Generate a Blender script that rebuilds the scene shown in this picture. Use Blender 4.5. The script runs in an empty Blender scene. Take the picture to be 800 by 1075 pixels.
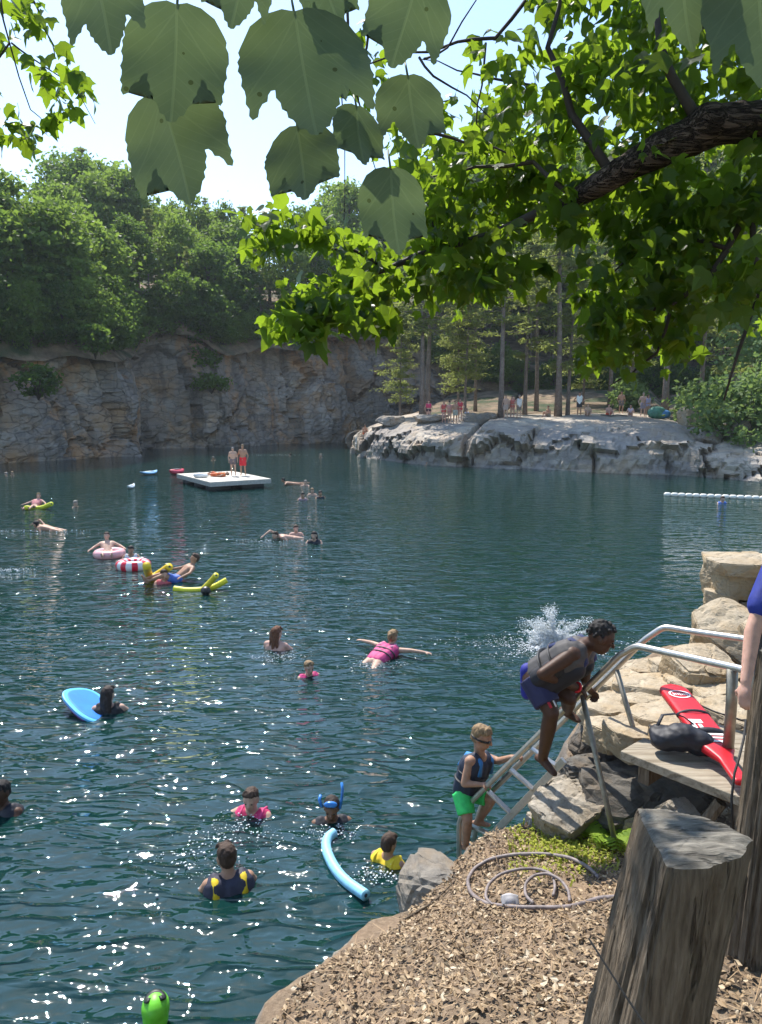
import bpy, bmesh, math, random
import numpy as np
from mathutils import Vector, Matrix, Euler
random.seed(7); RNG = np.random.default_rng(11)
scene = bpy.context.scene
COL = scene.collection
PI = math.pi
# ------------------------------------------------------------------ camera
CH, FPX, PITCH = 3.9, 760.0, math.atan2(537.5-428, 760.0)
cF = Vector((0, math.cos(PITCH), -math.sin(PITCH))); cU = Vector((0, math.sin(PITCH), math.cos(PITCH))); cR = Vector((1, 0, 0))
CAM = Vector((0, 0, CH))
def ray(px, py): return cF + cR*((px-400)/FPX) + cU*((537.5-py)/FPX)
def at_e(px, py, e):                      # point of the photo at height e above the water
    d = ray(px, py); return CAM + d*((e-CH)/d.z)
def at_z(px, py, z): return CAM + ray(px, py)*z      # point at a distance z along the view axis
def proj(p):
    v = Vector(p)-CAM; z = v.dot(cF); return (400+FPX*v.x/z, 537.5-FPX*v.dot(cU)/z, z)
cam = bpy.data.cameras.new('camera'); camo = bpy.data.objects.new('camera', cam); COL.objects.link(camo)
cam.sensor_fit = 'VERTICAL'; cam.sensor_height = 36; cam.lens = 36*FPX/1075; cam.clip_start = .02; cam.clip_end = 3000
camo.location = CAM; camo.rotation_euler = (PI/2-PITCH, 0, 0); scene.camera = camo
# ------------------------------------------------------------------ noise
def _h(ix, iy, iz):
    n = (ix.astype(np.int64)*374761393 + iy.astype(np.int64)*668265263 + iz.astype(np.int64)*2147483647) & 0xffffffff
    n = ((n ^ (n >> 13))*1274126177) & 0xffffffff
    n = ((n ^ (n >> 16))*2246822519) & 0xffffffff
    return ((n ^ (n >> 15)) & 0xffff)/65535.0
def vnoise(p):
    p = np.asarray(p, float); i = np.floor(p).astype(np.int64); f = p-i; f = f*f*(3-2*f)
    r = 0
    for dx in (0, 1):
        for dy in (0, 1):
            for dz in (0, 1):
                w = (f[:, 0] if dx else 1-f[:, 0])*(f[:, 1] if dy else 1-f[:, 1])*(f[:, 2] if dz else 1-f[:, 2])
                r = r + w*_h(i[:, 0]+dx, i[:, 1]+dy, i[:, 2]+dz)
    return r*2-1
def fbm(p, oct=4, lac=2.1, g=.5):
    p = np.asarray(p, float); a, s, t = 1.0, 0, 0
    for k in range(oct):
        s = s + a*vnoise(p+17.3*k); t += a; a *= g; p = p*lac
    return s/t
def cell(p):                               # random value per voronoi cell and distance between the two nearest borders
    p = np.asarray(p, float); i = np.floor(p).astype(np.int64)
    d1 = np.full(len(p), 9.); d2 = np.full(len(p), 9.); val = np.zeros(len(p))
    for dx in (-1, 0, 1):
        for dy in (-1, 0, 1):
            for dz in (-1, 0, 1):
                a, b, c = i[:, 0]+dx, i[:, 1]+dy, i[:, 2]+dz
                q = np.stack([a+_h(a, b, c), b+_h(a+91, b, c), c+_h(a, b+57, c)], 1)
                d = np.linalg.norm(q-p, axis=1); v = _h(a, b, c+33)
                m = d < d1
                d2 = np.where(m, d1, np.minimum(d2, d)); val = np.where(m, v, val); d1 = np.where(m, d, d1)
    return val, d2-d1
# ------------------------------------------------------------------ objects
def tag(o, label=None, cat=None, group=None, kind=None):
    if label: o['label'] = label
    if cat: o['category'] = cat
    if group: o['group'] = group
    if kind: o['kind'] = kind
    return o
def empty(name, loc=(0, 0, 0), label=None, cat=None, group=None):
    o = bpy.data.objects.new(name, None); COL.objects.link(o); o.location = loc; o.empty_display_size = .1
    return tag(o, label, cat, group)
def link(name, me, parent=None, loc=None):
    o = bpy.data.objects.new(name, me); COL.objects.link(o)
    if parent: o.parent = parent
    if loc is not None: o.location = loc
    return o
def rootloc(o):
    v = Vector((0, 0, 0))
    while o: v = v+Vector(o.location); o = o.parent
    return v
class MB:
    def __init__(s): s.v = []; s.f = []; s.m = []
    def add(s, V, F, mi=0):
        b = len(s.v); s.v.extend([tuple(x) for x in V]); s.f.extend([tuple(i+b for i in f) for f in F]); s.m.extend([mi]*len(F)); return s
    def box(s, c, size, rot=None, mi=0):
        M = rot if rot is not None else Matrix.Identity(3)
        V = [Vector(c)+M @ Vector((x*size[0]/2, y*size[1]/2, z*size[2]/2)) for z in (-1, 1) for y in (-1, 1) for x in (-1, 1)]
        return s.add(V, [(0, 2, 3, 1), (4, 5, 7, 6), (0, 1, 5, 4), (2, 6, 7, 3), (0, 4, 6, 2), (1, 3, 7, 5)], mi)
    def tube(s, P, R, n=10, mi=0, caps=True, flat=1.0):
        P = [Vector(p) for p in P]; R = R if hasattr(R, '__len__') else [R]*len(P)
        V = []; F = []; ref = None
        for i, p in enumerate(P):
            t = (P[min(i+1, len(P)-1)]-P[max(i-1, 0)])
            if t.length < 1e-9: t = Vector((0, 0, 1))
            t.normalize()
            if ref is None:
                ref = t.orthogonal().normalized() if abs(t.z) > .9 else t.cross(Vector((0, 0, 1))).normalized()
            a = (ref-t*ref.dot(t))
            a = a.normalized() if a.length > 1e-6 else t.orthogonal().normalized()
            ref = a; b = t.cross(a)
            for k in range(n):
                an = 2*PI*k/n; V.append(p+(a*math.cos(an)+b*math.sin(an)*flat)*R[i])
        for i in range(len(P)-1):
            for k in range(n):
                F.append((i*n+k, i*n+(k+1) % n, (i+1)*n+(k+1) % n, (i+1)*n+k))
        if caps: F.append(tuple(range(n))[::-1]); F.append(tuple(range((len(P)-1)*n, len(P)*n)))
        return s.add(V, F, mi)
    def capsule(s, p, q, r1, r2=None, n=12):
        p, q = Vector(p), Vector(q); r2 = r1 if r2 is None else r2
        d = (q-p); d = d.normalized() if d.length > 1e-6 else Vector((0, 0, 1))
        P = []; R = []
        for a in (-88, -60, -30): P.append(p+d*r1*math.sin(math.radians(a))); R.append(r1*math.cos(math.radians(a)))
        P.append(p); R.append(r1); P.append(q); R.append(r2)
        for a in (30, 60, 88): P.append(q+d*r2*math.sin(math.radians(a))); R.append(r2*math.cos(math.radians(a)))
        return s.tube(P, R, n)
    def ell(s, c, r, rot=None, n=14, m=9, mi=0):
        c = Vector(c); M = rot if rot is not None else Matrix.Identity(3); V = []; F = []
        for j in range(m+1):
            th = PI*j/m
            for k in range(n):
                a = 2*PI*k/n; V.append(c+M @ Vector((r[0]*math.sin(th)*math.cos(a), r[1]*math.sin(th)*math.sin(a), r[2]*math.cos(th))))
        for j in range(m):
            for k in range(n): F.append((j*n+k, (j+1)*n+k, (j+1)*n+(k+1) % n, j*n+(k+1) % n))
        return s.add(V, F, mi)
    def mesh(s, name, mats, off=Vector((0, 0, 0)), smooth=False):
        me = bpy.data.meshes.new(name); o = Vector(off)
        me.from_pydata([(v[0]-o.x, v[1]-o.y, v[2]-o.z) for v in s.v], [], s.f)
        for m in (mats if isinstance(mats, (list, tuple)) else [mats]): me.materials.append(m)
        me.polygons.foreach_set('material_index', s.m)
        if smooth: me.polygons.foreach_set('use_smooth', [True]*len(s.f))
        me.update(); return me
    def build(s, name, mats, parent=None, smooth=False, loc=None):
        off = rootloc(parent) if parent else (Vector(loc) if loc is not None else Vector((0, 0, 0)))
        return link(name, s.mesh(name, mats, off, smooth), parent, loc if not parent else None)
    def remesh(s, name, mats, voxel=.012, it=4, parent=None, loc=None, fac=.5):
        me = s.mesh('tmp', mats); o = bpy.data.objects.new('tmp', me); COL.objects.link(o)
        r = o.modifiers.new('r', 'REMESH'); r.mode = 'VOXEL'; r.voxel_size = voxel
        if it:
            sm = o.modifiers.new('s', 'SMOOTH'); sm.iterations = it; sm.factor = fac
        dg = bpy.context.evaluated_depsgraph_get(); ev = o.evaluated_get(dg)
        m2 = bpy.data.meshes.new_from_object(ev, depsgraph=dg); bpy.data.objects.remove(o); bpy.data.meshes.remove(me)
        m2.name = name; m2.materials.clear()
        for m in (mats if isinstance(mats, (list, tuple)) else [mats]): m2.materials.append(m)
        off = rootloc(parent) if parent else (Vector(loc) if loc is not None else Vector((0, 0, 0)))
        m2.transform(Matrix.Translation(-off)); m2.polygons.foreach_set('use_smooth', [True]*len(m2.polygons)); m2.update()
        return link(name, m2, parent, loc if not parent else None)
def np_mesh(name, V, F, mats, smooth=True, mi=None):
    V = np.asarray(V, np.float32); F = np.asarray(F, np.int32); k = F.shape[1]
    me = bpy.data.meshes.new(name); me.vertices.add(len(V)); me.vertices.foreach_set('co', V.ravel())
    me.loops.add(F.size); me.loops.foreach_set('vertex_index', F.ravel()); me.polygons.add(len(F))
    me.polygons.foreach_set('loop_start', np.arange(0, F.size, k, dtype=np.int32))
    for m in (mats if isinstance(mats, (list, tuple)) else [mats]): me.materials.append(m)
    if mi is not None: me.polygons.foreach_set('material_index', np.asarray(mi, np.int32))
    me.polygons.foreach_set('use_smooth', np.full(len(F), smooth)); me.update(calc_edges=True); me.validate(); return me
def grid_faces(nu, nv):
    i = np.arange(nu-1)[:, None]*nv+np.arange(nv-1)[None]; i = i.ravel()
    return np.stack([i, i+nv, i+nv+1, i+1], 1)
# ------------------------------------------------------------------ materials
_M = {}
def nt(name):
    m = bpy.data.materials.new(name); m.use_nodes = True; t = m.node_tree; b = t.nodes['Principled BSDF']; return m, t, b
def N(t, typ, **kw):
    n = t.nodes.new(typ)
    for k, v in kw.items():
        if k in n.inputs: n.inputs[k].default_value = v
        else: setattr(n, k, v)
    return n
def coords(t, scale=(1, 1, 1), rot=(0, 0, 0), out='Object'):
    c = N(t, 'ShaderNodeTexCoord'); m = N(t, 'ShaderNodeMapping'); m.inputs['Scale'].default_value = scale; m.inputs['Rotation'].default_value = rot
    t.links.new(c.outputs[out], m.inputs['Vector']); return m.outputs['Vector']
def noise(t, vec, scale, detail=4, rough=.55, dist=0.):
    n = N(t, 'ShaderNodeTexNoise'); n.inputs['Scale'].default_value = scale; n.inputs['Detail'].default_value = detail
    n.inputs['Roughness'].default_value = rough; n.inputs['Distortion'].default_value = dist
    if vec is not None: t.links.new(vec, n.inputs['Vector'])
    return n.outputs['Fac']
def ramp(t, fac, stops):
    r = N(t, 'ShaderNodeValToRGB'); el = r.color_ramp.elements
    while len(el) < len(stops): el.new(.5)
    for e, (p, c) in zip(el, stops): e.position = p; e.color = (*c, 1) if len(c) == 3 else c
    t.links.new(fac, r.inputs['Fac']); return r.outputs['Color']
def mix(t, fac, a, b, mode='MIX'):
    n = N(t, 'ShaderNodeMix'); n.data_type = 'RGBA'; n.blend_type = mode
    for s, v in ((0, fac), (6, a), (7, b)):
        if isinstance(v, (int, float)): n.inputs[s].default_value = v
        elif isinstance(v, tuple): n.inputs[s].default_value = (*v[:3], 1)
        else: t.links.new(v, n.inputs[s])
    return n.outputs[2]
def math_(t, op, a, b=0.):
    n = N(t, 'ShaderNodeMath'); n.operation = op
    for s, v in ((0, a), (1, b)):
        if isinstance(v, (int, float)): n.inputs[s].default_value = v
        else: t.links.new(v, n.inputs[s])
    return n.outputs[0]
def bump(t, b, h, strength=.5, dist=.02, prev=None):
    n = N(t, 'ShaderNodeBump'); n.inputs['Strength'].default_value = strength; n.inputs['Distance'].default_value = dist
    t.links.new(h, n.inputs['Height'])
    if prev is not None: t.links.new(prev, n.inputs['Normal'])
    if b is not None: t.links.new(n.outputs['Normal'], b.inputs['Normal'])
    return n.outputs['Normal']
def pm(name, rgb, rough=.6, var=.2, scale=12, bmp=.15, bdist=.004, metal=0, stretch=(1, 1, 1)):
    key = (name, tuple(rgb))
    if key in _M: return _M[key]
    m, t, b = nt(name); v = coords(t, stretch); n = noise(t, v, scale, 5)
    lo = tuple(c*(1-var) for c in rgb); hi = tuple(min(1, c*(1+var)) for c in rgb)
    t.links.new(ramp(t, n, [(.3, lo), (.7, hi)]), b.inputs['Base Color'])
    b.inputs['Roughness'].default_value = rough; b.inputs['Metallic'].default_value = metal
    if bmp: bump(t, b, noise(t, v, scale*3, 4), bmp, bdist)
    _M[key] = m; return m
def leafmat(name, lo, hi, trans, tfac=.45, rough=.55, spec=.16, rnd=True, scale=.35):
    m, t, b = nt(name)
    g = N(t, 'ShaderNodeNewGeometry'); n = noise(t, coords(t), scale, 2)
    f = math_(t, 'ADD', math_(t, 'MULTIPLY', g.outputs['Random Per Island'], .55), math_(t, 'MULTIPLY', n, .5)) if rnd else n
    if rnd:
        oi = N(t, 'ShaderNodeObjectInfo'); f = math_(t, 'ADD', f, math_(t, 'MULTIPLY', math_(t, 'SUBTRACT', oi.outputs['Random'], .5), .35))
    c = ramp(t, f, [(.2, lo), (.8, hi)]); t.links.new(c, b.inputs['Base Color'])
    b.inputs['Roughness'].default_value = rough; b.inputs['Specular IOR Level'].default_value = spec
    tr = N(t, 'ShaderNodeBsdfTranslucent'); t.links.new(mix(t, .6, c, trans), tr.inputs['Color'])
    ms = N(t, 'ShaderNodeMixShader'); ms.inputs[0].default_value = tfac
    t.links.new(b.outputs[0], ms.inputs[1]); t.links.new(tr.outputs[0], ms.inputs[2])
    t.links.new(ms.outputs[0], t.nodes['Material Output'].inputs['Surface']); return m
# ------------------------------------------------------------------ light
SUN_EL, SUN_AZ = math.radians(54), math.radians(-24)
sv = Vector((math.sin(SUN_AZ)*math.cos(SUN_EL), math.cos(SUN_AZ)*math.cos(SUN_EL), math.sin(SUN_EL)))
w = bpy.data.worlds.new('World'); scene.world = w; w.use_nodes = True
wt = w.node_tree; bg = wt.nodes['Background']; sky = wt.nodes.new('ShaderNodeTexSky')
sky.sky_type = 'NISHITA'; sky.sun_disc = False; sky.sun_elevation = SUN_EL; sky.sun_rotation = SUN_AZ
sky.air_density = 1.0; sky.dust_density = .35; sky.ozone_density = 1.2; sky.altitude = 100
wt.links.new(sky.outputs[0], bg.inputs[0]); bg.inputs[1].default_value = .145
sl = bpy.data.lights.new('sun', 'SUN'); sl.energy = 3.7; sl.angle = math.radians(.53); sl.color = (1, .95, .87)
so = bpy.data.objects.new('sun', sl); COL.objects.link(so); so.rotation_euler = sv.to_track_quat('Z', 'Y').to_euler(); so.location = sv*50
scene.view_settings.view_transform = 'Standard'; scene.view_settings.look = 'None'; scene.view_settings.gamma = 1
scene.view_settings.use_curve_mapping = False; scene.view_settings.exposure = 1.0
scene.render.engine = 'CYCLES'; cy = scene.cycles
cy.use_denoising = True; cy.max_bounces = 6; cy.diffuse_bounces = 3; cy.glossy_bounces = 3; cy.transmission_bounces = 4; cy.transparent_max_bounces = 8
cy.caustics_reflective = False; cy.caustics_refractive = False; cy.volume_bounces = 0; cy.sample_clamp_indirect = 4; cy.use_adaptive_sampling = True; cy.adaptive_threshold = .02
# ================================================================== rock materials
def rockmat(name, tones, stain, strata=1.0, crack=.6, scale=.5, bdist=.12, fine=1.0, band=None, patch=None):
    m, t, b = nt(name)
    v = coords(t); vs = coords(t, (1, 1, 3.2*strata))
    n1 = noise(t, v, scale, 6, .6, .3); n2 = noise(t, vs, scale*2.6, 7, .65, .5); n3 = noise(t, v, scale*.35, 3)
    c = ramp(t, n2, [(.25, tones[0]), (.48, tones[1]), (.75, tones[2])])
    c = mix(t, ramp(t, n1, [(.43, (0, 0, 0)), (.60, (1, 1, 1))]), c, stain)
    c = mix(t, ramp(t, n3, [(.35, (0, 0, 0)), (.7, (.55,)*3)]), c, tuple(x*.55 for x in tones[0]))
    if patch:
        pt = ramp(t, noise(t, coords(t, (1, 1, 1.6), (.3, .2, .4)), scale*.55, 5, .6, .8), [(.46, (0, 0, 0)), (.54, (1, 1, 1))]); c = mix(t, math_(t, 'MULTIPLY', pt, .8), c, patch)
    if band:
        st = ramp(t, noise(t, coords(t, (1, 1, .10)), .8, 5, .6), [(.50, (0, 0, 0)), (.66, (.55,)*3)]); c = mix(t, st, c, (.10, .09, .085))
        c = mix(t, ramp(t, noise(t, coords(t, (1, 1, .6), (0, 0, 1)), .28, 5, .6, .6), [(.53, (0, 0, 0)), (.63, (.7,)*3)]), c, (.50, .27, .12))
        sz = N(t, 'ShaderNodeSeparateXYZ'); t.links.new(v, sz.inputs[0]); zf = math_(t, 'ADD', math_(t, 'MULTIPLY', sz.outputs['Z'], .1), math_(t, 'MULTIPLY', noise(t, coords(t, (1, 1, .35)), .35, 5), 1.1))
        c = mix(t, ramp(t, zf, [(1.02, (0, 0, 0)), (1.28, (.6,)*3)]), c, band)
    vo = N(t, 'ShaderNodeTexVoronoi'); vo.feature = 'DISTANCE_TO_EDGE'; vo.inputs['Scale'].default_value = scale*2.2
    dv = N(t, 'ShaderNodeVectorMath'); dv.operation = 'ADD'
    nn = N(t, 'ShaderNodeTexNoise'); nn.inputs['Scale'].default_value = scale*3; nn.inputs['Detail'].default_value = 4
    t.links.new(vs, dv.inputs[0]); t.links.new(nn.outputs['Color'], dv.inputs[1]); t.links.new(v, nn.inputs['Vector']); t.links.new(dv.outputs[0], vo.inputs['Vector'])
    ck = ramp(t, vo.outputs['Distance'], [(.0, (0, 0, 0)), (.05, (1, 1, 1))])
    c = mix(t, crack*.5, c, mix(t, ck, tuple(x*.3 for x in tones[0]), c))
    t.links.new(c, b.inputs['Base Color']); b.inputs['Roughness'].default_value = .85; b.inputs['Specular IOR Level'].default_value = .25
    nb = bump(t, None, ck, crack, bdist*.5)
    nb = bump(t, None, n2, .9, bdist, nb); bump(t, b, noise(t, v, scale*14, 5), .5*fine, bdist*.25, nb)
    return m
M_cliff = rockmat('quarry_rock', ((.19, .175, .16), (.42, .37, .31), (.60, .52, .42)), (.50, .33, .19), .75, .7, .33, .30, 1.0, (.50, .33, .19), (.28, .25, .22))
M_ledge = rockmat('ledge_rock', ((.25, .225, .19), (.54, .475, .385), (.78, .70, .575)), (.58, .46, .34), .8, .35, .42, .22, 1.0, None, (.30, .275, .25))
M_sand = rockmat('sandstone', ((.30, .245, .17), (.45, .37, .26), (.58, .49, .36)), (.47, .35, .21), .8, .35, 2.4, .02)
M_grey = rockmat('grey_stone', ((.12, .11, .10), (.25, .225, .19), (.36, .32, .26)), (.30, .24, .17), .8, .3, 2.4, .02)
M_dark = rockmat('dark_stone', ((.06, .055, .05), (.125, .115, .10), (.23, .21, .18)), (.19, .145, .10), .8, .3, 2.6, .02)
# ================================================================== water
def water():
    m, t, b = nt('pond_water')
    v1 = coords(t, (.62, 1.25, 1), (0, 0, .22)); v2 = coords(t, (.8, 1.5, 1), (0, 0, -.35)); v3 = coords(t)
    n1 = noise(t, v1, 2.0, 2, .45, .25); n2 = noise(t, v2, 4.6, 2, .5, .3); n3 = noise(t, v3, .13, 2); n4 = noise(t, v1, 9, 2, .5, .4)
    rg = math_(t, 'ABSOLUTE', math_(t, 'SUBTRACT', noise(t, coords(t, (.55, 1.5, 1), (0, 0, .12)), 2.3, 2, .5, .45), .5)); cr = ramp(t, rg, [(0, (1, 1, 1)), (.028, (.55,)*3), (.075, (0, 0, 0))])
    n1 = math_(t, 'ADD', n1, math_(t, 'MULTIPLY', cr, .17))
    amp = ramp(t, n3, [(.3, (.55,)*3), (.7, (1.1,)*3)])
    h = math_(t, 'ADD', math_(t, 'MULTIPLY', n1, 1.0), math_(t, 'ADD', math_(t, 'MULTIPLY', n2, .30), math_(t, 'MULTIPLY', n4, .025)))
    sy = N(t, 'ShaderNodeSeparateXYZ'); t.links.new(v3, sy.inputs[0]); calm = N(t, 'ShaderNodeMapRange'); calm.inputs['From Min'].default_value = 5; calm.inputs['From Max'].default_value = 26; calm.inputs['To Min'].default_value = 1.05; calm.inputs['To Max'].default_value = .5; t.links.new(sy.outputs['Y'], calm.inputs['Value'])
    h = math_(t, 'MULTIPLY', math_(t, 'MULTIPLY', h, amp), calm.outputs[0])
    bump(t, b, h, 1.0, .108)
    b.inputs['Base Color'].default_value = (.005, .031, .027, 1)
    b.inputs['Roughness'].default_value = .028; b.inputs['IOR'].default_value = 1.55; b.inputs['Alpha'].default_value = .97
    V = [(-260, -40, 0), (260, -40, 0), (260, 220, 0), (-260, 220, 0)]
    o = link('water', np_mesh('water', V, [(0, 1, 2, 3)], m, False)); tag(o, 'dark green quarry lake with short choppy ripples and sun glitter', kind='structure')
    mb, tb, bb = nt('lake_mud'); tb.links.new(ramp(tb, noise(tb, coords(tb), .6, 4), [(.3, (.008, .026, .03)), (.7, (.014, .04, .04))]), bb.inputs['Base Color']); bb.inputs['Roughness'].default_value = 1
    V = [(-330, -330, -2.6), (330, -330, -2.6), (330, 330, -2.6), (-330, 330, -2.6)]
    o = link('lake_bed', np_mesh('lake_bed', V, [(0, 1, 2, 3)], mb, False)); tag(o, kind='structure')
water()
# ================================================================== near bank
CP = []
for px, py, e in [(150, 1250, 1.0), (260, 1085, .8), (345, 1005, .6), (425, 957, .45), (432, 905, .42), (470, 890, .5), (560, 872, .62), (600, 858, .75),
                  (500, 1075, 1.5), (560, 940, .95), (650, 1000, 1.35), (600, 900, .82), (700, 1075, 1.85), (780, 1000, 1.75), (790, 900, 1.55), (400, 1020, .95),
                  (650, 850, .85), (690, 700, 1.3), (745, 690, 1.35), (720, 750, 1.42), (760, 640, 1.3), (800, 600, 1.2), (900, 600, 1.3), (900, 700, 1.6), (620, 735, .95)]:
    p = at_e(px, py, e); CP.append((p.x, p.y, e))
CP += [(0, 0, 2.25), (1, 0, 2.3), (-1.2, 0, 1.7), (2.5, 2, 2.0), (0, -3, 2.4), (3, -3, 2.5), (4, 3, 2.1), (6, 6, 2.2), (-2, -2, 1.8), (1.7, 3.0, 1.75)]
CP = np.array(CP)
def gbase(x, y):
    x = np.asarray(x, float); y = np.asarray(y, float)
    d = (x[..., None]-CP[:, 0])**2+(y[..., None]-CP[:, 1])**2+.16
    w_ = 1/d**1.6; return (w_*CP[:, 2]).sum(-1)/w_.sum(-1)
EDGE = [at_e(px, py, e) for px, py, e in [(60, 1400, .9), (170, 1200, .9), (262, 1078, .72), (300, 1042, .62), (345, 1003, .55), (392, 972, .45), (424, 955, .42), (462, 930, .4), (484, 895, .45), (510, 882, .5),
        (555, 868, .6), (572, 846, .6), (590, 800, .6), (606, 770, .7), (622, 742, .8), (655, 715, 1.0), (690, 700, 1.05), (730, 690, 1.1), (748, 650, 1.2), (790, 606, 1.2), (880, 590, 1.2)]]
POLY = [(-2.6, -6.0), (-2.4, -1.0), (-1.9, 1.2)]+[(p.x, p.y) for p in EDGE]+[(14, 14), (14, -6)]
def poly_sd(x, y):                        # signed distance, positive inside the bank
    x = np.asarray(x, float); y = np.asarray(y, float); d = np.full(x.shape, 99.); ins = np.zeros(x.shape, bool); n = len(POLY)
    for i in range(n):
        ax, ay = POLY[i]; bx, by = POLY[(i+1) % n]; ex, ey = bx-ax, by-ay
        tt = np.clip(((x-ax)*ex+(y-ay)*ey)/(ex*ex+ey*ey+1e-12), 0, 1); d = np.minimum(d, np.hypot(x-ax-tt*ex, y-ay-tt*ey))
        c = ((ay > y) != (by > y)); ins ^= c & (x < (bx-ax)*(y-ay)/((by-ay) if abs(by-ay) > 1e-9 else 1e-9)+ax)
    return np.where(ins, d, -d)
def gz(x, y):
    x = np.asarray(x, float); y = np.asarray(y, float); sh = x.shape
    P = np.stack([x.ravel(), y.ravel(), 0*x.ravel()], 1)
    sd = poly_sd(x, y)+.10*fbm(P*2.6, 4).reshape(sh)
    g = gbase(x, y)+.035*fbm(P*2.2, 4).reshape(sh)+.012*fbm(P*11, 3).reshape(sh)
    k = np.clip((sd+.02)/.16, 0, 1); k = k*k*(3-2*k)
    out = np.minimum(0, (sd+.02))*3.0
    return np.where(sd > -.02, g-.22*(1-k)**2, np.maximum(-2.4, g-.22+out+.12*fbm(P*4+9, 3).reshape(sh)))
def gzs(x, y): return float(gz(np.array([x]), np.array([y]))[0])
def ghit(px, py):
    d = ray(px, py); t = np.linspace(1, 14, 1400); X = d.x*t; Y = d.y*t; Z = CH+d.z*t
    k = np.argmax(Z < gz(X, Y)); return Vector((X[k], Y[k], Z[k]))
def bank():
    nx, ny = 360, 420; X, Y = np.meshgrid(np.linspace(-3.2, 8, nx), np.linspace(-5, 12, ny), indexing='ij')
    Z = gz(X, Y); m, t, b = nt('bank_soil')
    v = coords(t); n1 = noise(t, v, 2.2, 5); n2 = noise(t, v, 26, 6, .7); n3 = noise(t, v, 70, 4)
    c = ramp(t, n2, [(.28, (.07, .05, .033)), (.5, (.18, .133, .088)), (.72, (.33, .255, .17))])
    c = mix(t, ramp(t, n1, [(.35, (0, 0, 0)), (.7, (.7,)*3)]), c, (.30, .20, .12))
    g = N(t, 'ShaderNodeNewGeometry'); sx = N(t, 'ShaderNodeSeparateXYZ'); t.links.new(g.outputs['True Normal'], sx.inputs[0])
    st = ramp(t, sx.outputs['Z'], [(.55, (1, 1, 1)), (.8, (0, 0, 0))])
    rk = ramp(t, noise(t, v, 5, 7, .65), [(.3, (.10, .085, .07)), (.7, (.28, .235, .19))])
    t.links.new(mix(t, st, c, rk), b.inputs['Base Color']); b.inputs['Roughness'].default_value = .95
    bump(t, b, n3, .6, .01, bump(t, None, n2, .8, .025))
    o = link('ground', np_mesh('ground', np.stack([X.ravel(), Y.ravel(), Z.ravel()], 1), grid_faces(nx, ny), m))
    tag(o, 'brown near bank of soil and leaf litter sloping down to the lake', kind='structure')
bank()
# ================================================================== far cliff and hill
CL = [(-700, 560, 7.5, 9), (-300, 508, 8, 10), (-150, 496, 9, 11), (-40, 490, 9, 12), (0, 487.5, 8.8, 11.2), (60, 484, 8.7, 9.5), (105, 481, 9.0, 9.4), (138, 479, 9.1, 9.4), (149, 474, 9.6, 10), (156, 472, 10.8, 11), (175, 471.5, 11.8, 12), (210, 471, 11.4, 11.7),
      (240, 470, 10.6, 11), (270, 468, 10.8, 11.2), (300, 466.5, 11.4, 11.8), (335, 465, 12, 13), (362, 463.5, 13.2, 14), (395, 462, 13, 14), (430, 462, 11, 13), (470, 463, 8, 10), (540, 465, 6, 8), (640, 467, 5, 7), (760, 468, 5, 7), (900, 470, 5, 7), (1200, 474, 6, 8), (2000, 480, 6, 8)]
cl = np.array([(*at_e(a, b_, 0)[:2], c, d) for a, b_, c, d in CL])
seg = np.r_[0, np.cumsum(np.hypot(*np.diff(cl[:, :2], axis=0).T))]
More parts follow.
